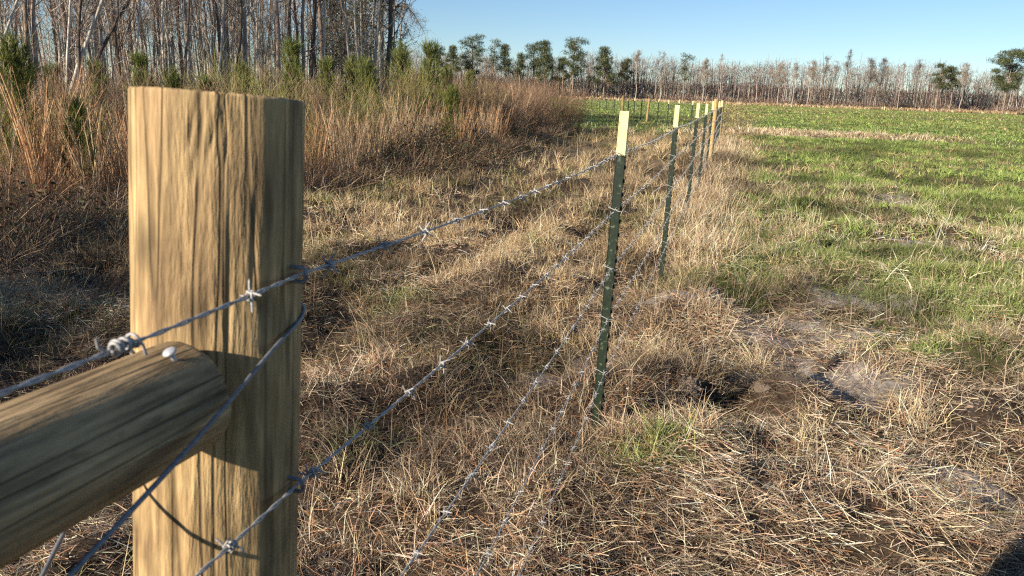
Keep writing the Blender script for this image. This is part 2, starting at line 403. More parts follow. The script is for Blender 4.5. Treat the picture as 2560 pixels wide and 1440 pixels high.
# ------------------------------------------------------------------ grasses and straw (nobody could count them)
STRAW = [(.58, .46, .31), (.50, .385, .245), (.65, .53, .37), (.32, .22, .14), (.22, .145, .09), (.54, .435, .285), (.40, .295, .19)]
DKSTRAW = [(.19, .125, .085), (.26, .175, .115), (.145, .095, .065), (.33, .235, .16)]
RUSSET = [(.34, .17, .08), (.42, .23, .11), (.26, .13, .065)]
GOLD = [(.50, .37, .20), (.41, .295, .155), (.31, .205, .11), (.57, .45, .265), (.22, .145, .082), (.36, .26, .15)]
GRN = [(.17, .215, .055), (.135, .185, .05), (.21, .245, .075), (.25, .26, .10)]
GRNF = [(.18, .245, .055), (.145, .21, .048), (.215, .265, .07), (.235, .26, .085)]
OLIVE = [(.19, .19, .06), (.25, .22, .085), (.14, .15, .045)]
def scatter(n, r0, r1, a0=-42, a1=42):
    r = np.sqrt(rng.uniform(r0 ** 2, r1 ** 2, n)); a = np.radians(rng.uniform(a0, a1, n))
    return np.stack([r * np.sin(a), r * np.cos(a)], 1)
def base3(p, dz=0.0): return np.column_stack([p, height(p[:, 0], p[:, 1]) + dz])
def keep(p, prob): return p[rng.random(len(p)) < prob]
def upright(g, p, n, spread, L0, L1, tilt, W, pal, bend=.35, nseg=3, amt=.22):
    """tufts: n blades about each of the points p"""
    if len(p) == 0: return
    k = len(p); c = np.repeat(p, n, 0)
    sz = np.repeat(rng.uniform(.65, 1.25, k), n)
    b = c + rng.normal(size=(k * n, 2)) * (spread * sz)[:, None]
    a = rng.uniform(0, 2 * PI, k * n); tl = np.abs(rng.normal(size=k * n)) * tilt
    d = np.column_stack([np.cos(a) * np.sin(tl), np.sin(a) * np.sin(tl), np.cos(tl)])
    bd = np.column_stack([np.cos(a), np.sin(a), -.7 * np.ones(k * n)]) * (np.abs(rng.normal(size=k * n)) * bend)[:, None]
    L = rng.uniform(L0, L1, k * n) * sz
    r = np.hypot(b[:, 0], b[:, 1])
    tone = np.repeat(1 + rng.normal(size=(k, 1)) * .14, n, 0)
    g.ribbons(base3(b, -.01), d, L, np.maximum(W, r * .00055) * rng.uniform(.7, 1.3, k * n), bd, nseg, np.clip(jit(pal, k * n, amt) * tone * np.repeat(tonal(p[:, 0], p[:, 1]), n)[:, None], .01, .8))
def lying(g, p, L0, L1, W, pal, dirn=None, spread=.7, lift=.05, nseg=3):
    n = len(p)
    a = rng.uniform(0, 2 * PI, n) if dirn is None else dirn + rng.normal(size=n) * spread
    e = rng.normal(size=n) * .24
    d = np.column_stack([np.cos(a) * np.cos(e), np.sin(a) * np.cos(e), np.sin(e)])
    bd = np.column_stack([-np.sin(a), np.cos(a), rng.normal(size=n) * .5]) * (rng.normal(size=n) * .38)[:, None]
    L = rng.uniform(L0, L1, n)
    r = np.hypot(p[:, 0], p[:, 1])
    b = base3(p); b[:, 2] += np.abs(rng.normal(size=n)) * lift + np.maximum(0, -np.sin(e) * L)
    b[:, :2] -= d[:, :2] * (L / 2)[:, None]
    g.ribbons(b, d, L, np.maximum(W, r * .00055) * rng.uniform(.6, 1.4, n), bd, nseg, np.clip(jit(pal, n, .28) * tonal(p[:, 0], p[:, 1])[:, None], .01, .8))

def notbrush(p): return in_brush(p[:, 0], p[:, 1]) < .1
def build_litter():
    g = Geo()
    for r0, r1, n, W in ((1.2, 3.2, 52000, .0021), (3.2, 6, 76000, .0026), (6, 11, 62000, .004)):
        p = scatter(n, r0, r1); s = fence_side(p[:, 0], p[:, 1])
        pr = 1 - .93 * sandy(p[:, 0], p[:, 1])
        pr = pr * np.where(s > 0, 1 - .72 * greenness(p[:, 0], p[:, 1]), .9) * (1 - .5 * sm(6, 11, np.hypot(*p.T)))
        pr = pr * (.10 + .90 * sm(.36, .56, fbm(p[:, 0] * 2.4, p[:, 1] * 2.4, 61))) * (.35 + .65 * sm(.33, .5, fbm(p[:, 0] * 6, p[:, 1] * 6, 63, 2)))
        p = keep(p, pr); p = p[notbrush(p)]
        s = fence_side(p[:, 0], p[:, 1])
        q = p[s > .35]
        lying(g, q, .025, .15, W, STRAW + DKSTRAW[:2] + RUSSET[:1], dirn=2.75 + 3.4 * (fbm(q[:, 0] * 1.6, q[:, 1] * 1.6, 71) - .5), spread=.8, lift=.03)
        q = p[s <= .35]
        lying(g, q, .025, .12, W, STRAW + DKSTRAW + RUSSET, lift=.04)
    # crumbs of straw and dead leaf on the soil itself
    p = scatter(90000, 1.2, 8); p = p[notbrush(p)]; p = keep(p, 1 - .6 * sandy(p[:, 0], p[:, 1]))
    lying(g, p, .012, .05, .0034, [(.30, .215, .13), (.42, .31, .19), (.22, .145, .085), (.15, .10, .06), (.50, .38, .24)], lift=.008, nseg=1)
    o = obj('straw_litter', g.mesh('straw_litter', M_GRASS))
    tag(o, 'loose tan straw lying flat over the trampled soil near the fence', 'straw', kind='stuff')
def build_dry_grass():
    g = Geo()
    # between the fence and the brush
    for r0, r1, n, nb, W, L0, L1 in ((1.4, 4, 1500, 26, .0028, .05, .17), (4, 8, 5600, 26, .0034, .05, .185), (8, 14, 4400, 26, .006, .09, .26), (14, 32, 4600, 20, .011, .16, .4)):
        p = scatter(n, r0, r1, -44, 30)
        s = fence_side(p[:, 0], p[:, 1])
        pr = (s < .25) * (.08 + .92 * sm(.32, .55, fbm(p[:, 0] * 1.3, p[:, 1] * 1.3, 81))) * (1 - .9 * sandy(p[:, 0], p[:, 1])) * (p[:, 1] < 34) * (1 - .8 * np.clip(lane(p[:, 0], p[:, 1]), 0, 1))
        p = keep(p, pr); p = p[notbrush(p)]
        m = fbm(p[:, 0] * .7, p[:, 1] * .7, 91) > .55
        upright(g, p[~m], nb, .055, L0, L1, .42 if r0 > 3 else .8, W, GOLD if r0 > 3 else STRAW + DKSTRAW + RUSSET, .45)
        upright(g, p[m], nb, .06, L0 * .8, L1 * .85, .5, W, GOLD + OLIVE + OLIVE, .5)
    # taller along the posts
    t = rng.uniform(-.3, 25, 620); s = rng.normal(size=620) * .22 + .12
    p = np.array([fpt(a, b) for a, b in zip(t, s)])
    p = p[np.hypot(p[:, 0] - T0[0], p[:, 1] - T0[1] + .1) > .28]
    near = p[:, 1] < 6.5
    upright(g, p[near][::2], 18, .06, .08, .24, .4, .0036, GOLD + STRAW, .45)
    upright(g, p[~near], 22, .06, .12, .36, .3, .005, GOLD + STRAW, .4)
    t = rng.uniform(5, 25, 420); s = np.abs(rng.normal(size=420)) * .5 + .2
    p = np.array([fpt(a, b) for a, b in zip(t, s)])
    upright(g, p, 20, .08, .10, .28, .4, .006, GOLD + STRAW + OLIVE, .4)
    # matted clumps pressed down over the soil
    for r0, r1, n, nb, W in ((1.3, 3.4, 1500, 22, .0025), (3.4, 7, 3600, 22, .0030)):
        p = scatter(n, r0, r1, -40, 42); p = p[notbrush(p)]
        p = keep(p, (1 - .9 * sandy(p[:, 0], p[:, 1])) * (1 - .6 * greenness(p[:, 0], p[:, 1])) * (.1 + .9 * sm(.38, .54, fbm(p[:, 0] * 2.8, p[:, 1] * 2.8, 181))))
        upright(g, p, nb, .05, .04, .14, 1.0, W, STRAW + DKSTRAW[:3], .8, nseg=4, amt=.28)
    # tussocks right of the posts
    for px, py in ((1760, 705), (1880, 725), (1930, 650), (1850, 570), (1800, 645), (1990, 570), (2100, 510), (1950, 490), (2150, 455), (1900, 430), (1690, 745), (2050, 700)):
        c = gp(px, py)[:2]
        upright(g, c[None] + rng.normal(size=(16, 2)) * .13, 26, .05, .08, .24, .5, .0045, OLIVE + GOLD[:2] + STRAW[:2] + GRN[:2], .55)
    # sparse tufts and stubble on the right
    for r0, r1, n, nb, W in ((1.6, 5, 300, 16, .0028), (5, 11, 2000, 16, .0045)):
        p = scatter(n, r0, r1, 0, 42); s = fence_side(p[:, 0], p[:, 1])
        p = keep(p, (s > .2) * (1 - .9 * sandy(p[:, 0], p[:, 1])) * sm(.4, .6, fbm(p[:, 0] * 1.7, p[:, 1] * 1.7, 101)))
        upright(g, p, nb, .05, .05, .16, .6, W, STRAW + OLIVE, .5)
    for px, py in ((1400, 1300), (1445, 1190), (1330, 1110), (1560, 970), (1640, 880), (1700, 905), (1900, 905), (2470, 890), (1780, 815), (2180, 915), (1960, 735), (1840, 640), (2490, 840), (2200, 570),
                   (2110, 510), (1620, 1010), (1540, 1130), (1760, 960), (1250, 1180), (1120, 1010), (960, 900), (1060, 1330), (900, 1230), (1860, 560), (2010, 610), (1750, 1150), (2000, 1100), (2290, 1060), (1360, 830), (1190, 850)):
        c = gp(px, py)[:2]
        upright(g, c[None] + rng.normal(size=(9, 2)) * .06, 30, .03, .07, .21, .55, .0034, STRAW + GOLD, .5)
    # single long stalks
    p = scatter(700, 1.6, 12, -40, 40); p = p[notbrush(p)]
    upright(g, p, 2, .02, .2, .45, .35, .003, STRAW, .3)
    o = obj('dry_grass', g.mesh('dry_grass', M_GRASS))
    tag(o, 'golden dry winter grass standing along and left of the fence', 'grass', kind='stuff')
def build_green_grass():
    g = Geo()
    for r0, r1, n, nb, W, L0, L1 in ((1.6, 5, 1600, 20, .0032, .03, .10), (5, 9, 8500, 20, .0045, .03, .10), (9, 16, 9500, 18, .008, .04, .12), (16, 34, 12000, 14, .016, .06, .15)):
        p = scatter(n, r0, r1, -10, 42)
        pr = greenness(p[:, 0], p[:, 1]) * (fence_side(p[:, 0], p[:, 1]) > .1)
        p = keep(p, pr * 1.2 * (1 - .9 * sandy(p[:, 0], p[:, 1])))
        upright(g, p, nb, .05, L0, L1, .55, W, GRN if r0 < 9 else GRNF, .4)
    for px, py in ((1625, 1180), (1600, 1200), (1650, 1160), (1010, 745), (960, 770), (1050, 780), (1330, 640), (880, 1180), (1560, 1240)):
        c = gp(px, py)[:2]
        upright(g, c[None] + rng.normal(size=(6, 2)) * .05, 20, .04, .08, .2, .5, .0045, GRN + OLIVE, .5)
    o = obj('green_grass', g.mesh('green_grass', M_GRASS))
    tag(o, 'short green winter grass growing in patches right of the fence', 'grass', kind='stuff')
def build_field_grass():
    g = Geo()
    # right of the fence, mixed dry tufts among the green
    for r0, r1, n, nb, W, L0, L1 in ((7, 15, 5200, 16, .006, .05, .17), (15, 32, 9000, 12, .013, .08, .22), (32, 80, 12000, 8, .035, .12, .26)):
        p = scatter(n, r0, r1, -6, 42)
        s = fence_side(p[:, 0], p[:, 1])
        ok = (s > .3) | (p[:, 1] > 34)
        pr = ok * np.clip(1.0 - (.72 + .24 * sm(14, 26, np.hypot(*p.T))) * greenness(p[:, 0], p[:, 1]), .04, 1) * (1 - .85 * sandy(p[:, 0], p[:, 1])) * (.3 + .7 * sm(.3, .6, fbm(p[:, 0] * .9, p[:, 1] * .9, 111)))
        p = keep(p, pr * (1 if r0 < 14 else .55))
        upright(g, p, nb, .07 if r0 < 30 else .25, L0, L1, .5, W, (STRAW[:4] if r0 < 14 else GOLD[:3]) + OLIVE + OLIVE, .45, nseg=2)
    p = keep(scatter(16000, 32, 95, -8, 42), greenness(*scatter(16000, 32, 95, -8, 42).T) * 0 + 1.0)
    p = p[rng.random(len(p)) < greenness(p[:, 0], p[:, 1])]
    p = p[(fence_side(p[:, 0], p[:, 1]) > .3) | (p[:, 1] > 34)]
    upright(g, p, 7, .3, .08, .16, .5, .04, GRNF, .4, nseg=2)
    p = scatter(26000, 60, 236, -8, 40); gr = greenness(p[:, 0], p[:, 1])
    p = p[(rng.random(len(p)) < .85) & ((fence_side(p[:, 0], p[:, 1]) > .3) | (p[:, 1] > 34))]; gr = greenness(p[:, 0], p[:, 1]) > rng.random(len(p)) * .8
    upright(g, p[gr], 4, .6, .12, .22, .6, .12, GRNF, .4, nseg=1)
    upright(g, p[~gr], 4, .6, .12, .24, .6, .12, OLIVE + OLIVE + GOLD[:2], .4, nseg=1)
    n = 2600; a = rng.uniform(0, 2 * PI, n); q = np.sqrt(rng.random(n)); p = np.column_stack([13.6 + 7.6 * q * np.cos(a), 35.8 + 4.0 * q * np.sin(a) + .10 * 7.6 * q * np.cos(a)])
    p = keep(p, (.15 + .85 * sm(.38, .6, fbm(p[:, 0] * .4, p[:, 1] * .7, 171))) * (1 - q ** 2))
    upright(g, p, 9, .3, .10, .26, .6, .03, STRAW[:4] + GOLD[:2], .4, nseg=2)
    # tan verge under the far wood
    p = np.column_stack([rng.uniform(-30, 190, 5000), rng.uniform(228, 246, 5000)])
    upright(g, p, 4, .5, .5, 1.1, .35, .2, GOLD, .3, nseg=2)
    o = obj('field_grass', g.mesh('field_grass', M_GRASS))
    tag(o, 'mixed tan and green grass covering the open field to the far wood', 'grass', kind='stuff')
build_litter(); build_dry_grass(); build_green_grass(); build_field_grass()

# ------------------------------------------------------------------ the big round post, its rail and nails
def lathe(name, p0, p1, r0, r1, mat, sides=72, rings=60, rough=.02, seed=1, cap=None, facets=(), gouges=(), rim=.004):
    """irregular round timber from p0 to p1 (object origin at p0, z along the timber)"""
    p0, p1 = Vector(p0), Vector(p1); ax = p1 - p0; Ln = ax.length
    t = np.concatenate([np.linspace(0, 1 - 2.2 * rim / Ln, rings), 1 - np.array([1.5, 1.0, .6, .25, 0]) * rim / Ln])
    a = np.linspace(0, 2 * PI, sides, endpoint=False)
    A, T = np.meshgrid(a, t); Z = T * Ln
    n = fbm(np.cos(A) * 1.3 + 5 + Z * .4, np.sin(A) * 1.3 + Z * 2.2, seed) - .5
    n2 = fbm(np.cos(A) * 5 + 9, np.sin(A) * 5 + Z * 3.0, seed + 9) - .5
    n3 = fbm(np.cos(A) * 22 + 3, np.sin(A) * 22 + Z * 7, seed + 19) - .5
    Rr = (r0 + (r1 - r0) * T) * (1 + rough * (2.0 * n + .8 * n2 + .14 * n3))
    for fa, fw, fs in facets:                                        # ridges left by the debarker
        d = (A - fa - .08 * np.sin(T * 9 + fa) - .10 * n2 + PI) % (2 * PI) - PI
        Rr = Rr * (1 + fs * np.exp(-(d / fw) ** 2))
    for ga, gz, gl, gw, gt, gd in gouges:                            # hatchet marks: angle, distance from top, length, width, tilt, depth
        u = (A - ga + PI) % (2 * PI) - PI; v = Z - (Ln - gz)
        uu = u * r1 - v * gt
        Rr = Rr - gd * np.exp(-(uu / gw) ** 2) * np.clip(1 - (v / gl) ** 2, 0, 1)
    dt = (1 - T) * Ln
    Rr = Rr - .9 * rim * np.clip(1 - dt / (1.5 * rim), 0, 1) ** 2 * (.6 + 1.0 * (n2 + .5))
    Z = Z + (dt < rim * .3) * (n3 * .9 + n2 * .7) * rim * .8
    V = np.stack([Rr * np.cos(A), Rr * np.sin(A), Z], -1).reshape(-1, 3)
    m = len(t)
    i = np.arange(m - 1)[:, None] * sides; j = np.arange(sides)[None]; j2 = (j + 1) % sides
    Q = np.stack([i + j, i + j2, i + sides + j2, i + sides + j], -1).reshape(-1, 4)
    bm = bmesh.new(); bv = [bm.verts.new(v) for v in V]
    for q in Q:
        f = bm.faces.new([bv[k] for k in q]); f.smooth = True
    for row, flip in ((bv[-sides:], False), (bv[:sides], True)):
        vs = [bm.verts.new(v.co) for v in row]
        c = bm.verts.new(sum((v.co for v in vs), Vector()) / sides)
        for k in range(sides):
            tri = (vs[k], vs[(k + 1) % sides], c)
            bm.faces.new(tri[::-1] if flip else tri).material_index = 1
    me = bpy.data.meshes.new(name); bm.to_mesh(me); bm.free()
    me.materials.append(mat); me.materials.append(cap or mat)
    o = obj(name, me)
    o.location = p0; o.rotation_mode = 'QUATERNION'; o.rotation_quaternion = ax.to_track_quat('Z', 'Y')
    return o
PT = at(549, 237, .642)                                             # centre of the cut top
PB = at(545, 1440, .722)                                            # axis where the picture ends
PAX = unit(PT - PB); PF = PB - PAX * (PB[2] + .25) / PAX[2]
FSG = 1
_q = Vector(PT - PF).to_track_quat('Z', 'Y').inverted() @ Vector((-PT[0], -PT[1], 0))
VA = math.atan2(_q.y, _q.x)                                          # angle of the side that faces the viewer
big = lathe('wooden_post', PF, PT, .0800, .0690, M_POST, sides=300, rings=330, rough=.030, seed=4, cap=M_ENDGRAIN,
            facets=((VA + .60, .25, .070), (VA - .9, .35, .02), (VA + 1.15, .2, .015), (VA + .05, .12, .008)),
            gouges=((VA - .22, .040, .030, .0030, .14, .0020), (VA - .30, .030, .018, .0022, .20, .0016), (VA - .08, .036, .022, .0026, .22, .0020), (VA + .06, .030, .026, .0024, -.12, .0018),
                    (VA - .02, .040, .020, .002, .10, .0014), (VA + .10, .15, .09, .0010, 0, .0012), (VA + .36, .12, .06, .002, .03, .0012), (VA + .5, .16, .05, .003, .05, .0015)), rim=.0016)
tag(big, 'thick round treated timber fence post close up with a rail butting into it', 'fence post')
def axis_at(z): return PB + PAX * (z - PB[2]) / PAX[2]
E_ = at(470, 985, .602); Q_ = at(0, 1212, .462)
rd = unit(Q_ - E_)
rail = lathe('brace_rail', E_ + rd * 1.9, E_, .0475, .0440, M_RAIL, rings=110, rough=.035, seed=14)
tag(rail, 'round greyish timber brace rail running from lower left into the big post', 'fence rail')
def nail(px, py, depth, label):
    c = at(px, py, depth)
    bm = bmesh.new()
    bmesh.ops.create_uvsphere(bm, u_segments=20, v_segments=12, radius=.0052)
    for v in bm.verts: v.co.z = max(v.co.z * .45, -.0006)
    ret = bmesh.ops.create_cone(bm, segments=10, radius1=.0018, radius2=.0018, depth=.010)
    for v in ret['verts']: v.co.z -= .0055
    for f in bm.faces: f.smooth = True
    me = bpy.data.meshes.new('nail'); bm.to_mesh(me); bm.free(); me.materials.append(M_NAIL)
    o = obj('nail', me); o.location = c
    o.rotation_euler = Vector((-.25, -.35, .9)).to_track_quat('Z', 'Y').to_euler()
    tag(o, label, 'nail')
nail(424, 880, .556, 'bright domed nail head on top of the brace rail near the post')
nail(322, 868, .566, 'pale nail head at the left edge of the post beside the rail')

# ------------------------------------------------------------------ steel posts
TIP = .168
def tpost_mesh(name, z0, z1, mat, studs, taper_top=False):
    """T section: flange facing right of the fence with studs, stem toward the left. local x = right, y = along fence"""
    bm = bmesh.new()
    def box(x0, x1, y0, y1, a, b, bev=.0008):
        r = bmesh.ops.create_cube(bm, size=1.0)
        for v in r['verts']:
            v.co = Vector((x0 + (v.co.x + .5) * (x1 - x0), y0 + (v.co.y + .5) * (y1 - y0), a + (v.co.z + .5) * (b - a)))
        es = {e for v in r['verts'] for e in v.link_edges}
        bmesh.ops.bevel(bm, geom=list(es), offset=bev, segments=2, affect='EDGES')
    box(-.0205, .0125, -.0022, .0022, z0, z1)                         # stem
    box(.0105, .0150, -.0165, .0165, z0, z1)                          # flange
    box(-.0226, -.0192, -.0036, .0036, z0, z1)                        # rolled bead on the stem edge
    if studs:
        z = z1 - .045
        while z > .12:
            box(.0148, .0205, -.0065, .0065, z - .009, z + .009, .002); z -= .0535
    me = bpy.data.meshes.new(name); bm.to_mesh(me); bm.free(); me.materials.append(mat)
    return me
def clip_mesh(z):
    """thin wire tie bent round the post and hooked over the barbed wire"""
    g = Geo(); pts = []
    for x, y, dz in ((.030, -.012, .006), (.024, -.019, .003), (.012, -.0205, 0), (-.012, -.0075, .002), (-.034, -.0045, .005), (-.0345, .004, .006), (-.01, .0065, .004), (.012, .020, 0), (.026, .019, -.004), (.031, .010, -.006), (.029, .002, .004)):
        pts.append((x, y, z + dz + (x * -.12)))
    g.tube(pts, .0014, 6, (.8, .8, .8))
    return g.mesh('wire_clip', M_BARB, True)
WZ = [1.203, .982, .745, .535, .300]
FAZ = math.atan2(FD[0], FD[1])
t_body = tpost_mesh('steel_body', -.3, 1.365 - TIP, M_TGREEN, True)
t_tip = tpost_mesh('painted_tip', 1.365 - TIP, 1.365, M_TIP, False)
t_clips = [clip_mesh(z) for z in WZ]
def steel_post(p, lean_r, lean_f, label, group, clips=True, tz=0.0):
    r = empty('steel_post', (p[0], p[1], tz), label, 'fence post', group)
    r.rotation_euler = (Matrix.Rotation(-FAZ, 3, 'Z') @ Matrix.Rotation(lean_r, 3, 'Y') @ Matrix.Rotation(-lean_f, 3, 'X')).to_euler()
    obj('steel_body', t_body, r); obj('painted_tip', t_tip, r)
    if clips:
        for m in t_clips: obj('wire_clip', m, r)
    return r
G_T = 'steel posts along the near fence'
T1top = at_y(1566, 280, T0[1] + .02)
lean1 = math.atan2((T1top[0] - T0[0]) * FR[0] + 0, 1.36)
LINE = [(0, lean1), (3.14, .012), (6.45, .02), (9.7, .012), (12.9, .018), (17.3, .02), (19.6, .01), (21.9, .02), (24.2, .012)]
LBL = ['nearest dark green steel post with yellowish white tip, right of the big timber post',
       'dark green steel post with pale tip, second one back along the fence',
       'dark green steel post with pale tip, third one back along the fence',
       'slim green steel post with pale tip, fourth one back along the fence',
       'slim green steel post with pale tip just before the round timber line post',
       'distant green steel post with pale tip, first one behind the round timber line post',
       'distant green steel post with pale tip, second one behind the round timber line post',
       'distant green steel post with pale tip, third one behind the round timber line post',
       'distant dark steel post with pale tip standing next to the fence corner']
for (t, ln), lb in zip(LINE, LBL):
    p = fpt(t)
    steel_post(p, ln, -.02 if t == 0 else rng.normal() * .012, lb, G_T, tz=0 if t < 8 else float(height(p[0], p[1])) * .5)
def timber(p, h, r, label, group, lean=(0, 0)):
    z = float(height(p[0], p[1]))
    o = lathe('timber_post', (p[0], p[1], z - .25), (p[0] + lean[0], p[1] + lean[1], z + h), r * 1.08, r, M_POST2, sides=24, rings=24, rough=.05, seed=int(abs(p[1]) * 7), cap=M_ENDGRAIN)
    return tag(o, label, 'fence post', group)
G_W = 'round timber posts along the fence'
timber(fpt(14.1, .02), 1.37, .048, 'round yellowish timber post among the steel posts of the near fence', G_W, (.03, 0))
CORNER = fpt(25.6)
timber(CORNER, 1.36, .055, 'dark round timber post at the far corner of the fence', G_W)
# the fence beyond the corner runs on straight away from the viewer
def row_pt(px):
    d = ray(px, 262); k = d[0] / d[1]
    y = 7.25 / k if k > 0 else 70
    return np.array([k * y, y])
ROW = [1731, 1697, 1671, 1646, 1604, 1586, 1571, 1536, 1516, 1499, 1479]
ORD = ['nearest', 'second', 'third', 'fourth', 'fifth', 'sixth', 'seventh', 'eighth', 'ninth', 'tenth', 'farthest']
for px, od in zip(ROW, ORD):
    p = row_pt(px)
    rp = steel_post(p, .01, 0, '%s distant steel post with short white tip in the row across the green field' % od, 'distant steel posts across the field', clips=False, tz=float(height(p[0], p[1])) - .02)
    rp.scale = (1.25, 1.35, 1.0)                                       # heavier posts than those of the near fence
timber(row_pt(1619), 1.33, .065, 'slim timber post in the distant row, the right one of the two', 'timber posts of the distant row', (.08, 0))
timber(row_pt(1557), 1.46, .085, 'timber post in the distant row, partly hidden behind the nearest steel post', 'timber posts of the distant row')

# ------------------------------------------------------------------ barbed wire
def barb_mesh():
    g = Geo(); th = np.linspace(0, 4.2 * PI, 30)
    g.tube(np.column_stack([np.cos(th) * .0030, (th / (4.2 * PI) - .5) * .0075, np.sin(th) * .0030]), .0010, 6)
    for a, b, y in ((.4, 0, -.0032), (.4 + PI, 0, .0032), (1.75, 0, -.0012), (1.75 + PI, 0, .0016)):
        dx, dz = math.cos(a), math.sin(a)
        p0 = np.array([dx * .0005 - dz * .003, y, dz * .0005 + dx * .003])
        dd = unit(np.array([dx, .25 * (1 if y > 0 else -1), dz]))
        g.tube(np.array([p0 - dd * .004, p0 + dd * .006, p0 + dd * .0098, p0 + dd * .0118]), [.00095, .00095, .00085, .0003], 6)
    return g.mesh('barb', M_BARB, True)
BARB = barb_mesh()
S_OFF = .0235                                                        # the wire runs on the studded side of the posts
w_start = T0 - FD * 3.25
WLBL = ['topmost strand of barbed wire, crossing high over the face of the big post', 'second strand of barbed wire from the top, stapled low on the big post',
        'third strand of barbed wire, the middle one of five', 'fourth strand of barbed wire from the top, second from the ground', 'lowest strand of barbed wire, nearest the ground']
BPA = lambda z: axis_at(z)
WB = [1.266, 1.078, .835, .610, .378]                                  # heights on the big post
def wire_path(i):
    """key points of a wire from behind the camera to the corner"""
    zb = WB[i]; c = axis_at(zb)[:2]; rr = .0865 - .0125 * (zb / 1.42)
    tc = float((c - T0) @ FD)
    pb = c + FR * (rr + .0035)
    k = [np.append(pb - FD * .95 + FR * (.02), zb + .012), np.append(pb - FD * .35 + FR * .004, zb + .004), np.append(pb, zb)]
    k += [np.append(fpt(0, S_OFF), WZ[i])]
    for t, ln in LINE[1:5]: k.append(np.append(fpt(t, S_OFF + WZ[i] * math.sin(ln)), WZ[i]))
    k.append(np.append(fpt(14.1, .09), WZ[i]))
    for t, ln in LINE[5:]: k.append(np.append(fpt(t, S_OFF + WZ[i] * math.sin(ln)), WZ[i]))
    k.append(np.append(fpt(25.6, .06), WZ[i]))
    return np.array(k)
for i in range(5):
    K = wire_path(i); dense = []
    for a, b in zip(K[:-1], K[1:]):
        Ls = np.linalg.norm(b - a); near = np.linalg.norm(a[:2]) < 9
        n = max(2, int(Ls / (.0045 if np.linalg.norm(a[:2]) < 3.2 else .008 if near else .03)))
        tt = np.linspace(0, 1, n, endpoint=False)
        q = a + (b - a) * tt[:, None]; q[:, 2] -= .016 * min(1, Ls / 3) * 4 * tt * (1 - tt)
        dense.append(q)
    P = np.concatenate(dense + [K[-1:]])
    seg = np.linalg.norm(np.diff(P, axis=0), axis=1); L = np.concatenate([[0], np.cumsum(seg)])
    ph = L / .046 * 2 * PI
    up = np.array([0, 0, 1.0]); sd = np.array([FR[0], FR[1], 0])
    g = Geo()
    for k in (0, PI):
        g.tube(P + (np.cos(ph + k)[:, None] * up + np.sin(ph + k)[:, None] * sd) * .00095, .00088, 5 if i < 3 else 4, (.5, .5, .5))
    r = tag(obj('barbed_wire', g.mesh('barbed_wire', M_GALV, True)), WLBL[i], 'barbed wire', 'barbed wires of the near fence')
    # barbs: a part each where they show, the rest of the strand as one part
    far = Geo(); nb = 0; d = (.95 - (.072, .098, .05, .02, .09)[i]) % .125
    while d < L[-1] - .05:
        c = np.array([np.interp(d, L, P[:, q]) for q in range(3)])
        dist = np.linalg.norm(c - [0, 0, EYE])
        if i == 0 and abs(d - .745) < .05: pass                       # the splice sits here
        elif dist < 12.5 and nb < 98:
            o = obj('barb', BARB, r); o.location = c
            o.rotation_euler = (Matrix.Rotation(-FAZ, 3, 'Z') @ Matrix.Rotation(rng.uniform(0, 2 * PI), 3, 'Y')).to_euler(); nb += 1
        elif dist > 12.5:
            a = rng.uniform(0, PI)
            for q in (0, 1.3):
                v = sd * math.cos(a + q) + up * math.sin(a + q)
                far.tube(np.array([c - v * .014, c + v * .014]), .0016, 4, (.8, .8, .8))
        d += .125 + (rng.normal() * .006 if d > 1.0 else 0)
    tag(obj('far_barbs', far.mesh('far_barbs', M_BARB), r), kind='stuff')
# wires of the distant row
ends = [CORNER] + [row_pt(px) for px in ROW]
for i, z in enumerate((1.2, .98, .745, .535)):
    g = Geo(); pts = np.array([(p[0] + .03, p[1], z + float(height(p[0], p[1]))) for p in ends])
    g.tube(pts, .004, 4, (.4, .4, .4))
    tag(obj('distant_wire', g.mesh('distant_wire', M_GALV)), ['top wire of the distant fence row across the green field', 'second wire from the top of the distant fence row', 'third wire from the top of the distant fence row', 'lowest wire of the distant fence row'][i], 'fence wire', 'wires of the distant fence row')
# staples on the big post
def staple(c, label):
    g = Geo(); n = np.append(FR, 0); up = np.array([0, 0, 1.0])
    pts = [c + up * .006 - n * .012, c + up * .006 + n * .003, c + up * .003 + n * .0052, c - up * .003 + n * .0052, c - up * .006 + n * .003, c - up * .006 - n * .012]
    g.tube(np.array(pts), .0019, 8, (.5, .5, .5))
    o = obj('staple', g.mesh('staple', M_SMOOTH, True)); tag(o, label, 'staple', 'fence staples')
staple(wire_path(0)[2] , 'dark fence staple holding the top barbed wire to the big post')
staple(wire_path(1)[2] , 'dark fence staple holding the second barbed wire to the big post')
# knot of wrapped wire on the top strand, left of the big post
K0 = wire_path(0); kd = unit(K0[0] - K0[2]); kc = K0[2] + kd * .205
g = Geo(); th = np.linspace(0, 15 * PI, 110)
ax1 = np.cross(kd, [0, 0, 1]); ax1 = unit(ax1); ax2 = np.cross(kd, ax1)
rr = .0031 + .0013 * np.sin(th * .37)
g.tube(kc + kd * ((th / (15 * PI) - .5) * .019)[:, None] + ax1 * (np.cos(th) * rr)[:, None] + ax2 * (np.sin(th) * rr)[:, None], .0011, 6)
g.tube(np.array([kc - kd * .012, kc - kd * .016 + ax2 * .005, kc - kd * .018 + ax2 * .012]), .0010, 6)
g.tube(np.array([kc + kd * .014, kc + kd * .019 + ax2 * -.004, kc + kd * .020 + ax2 * -.010]), .0010, 6)
tag(obj('wire_knot', g.mesh('wire_knot', M_BARB, True)), 'blurred knot of wrapped wire on the top strand left of the big post', 'wire knot')
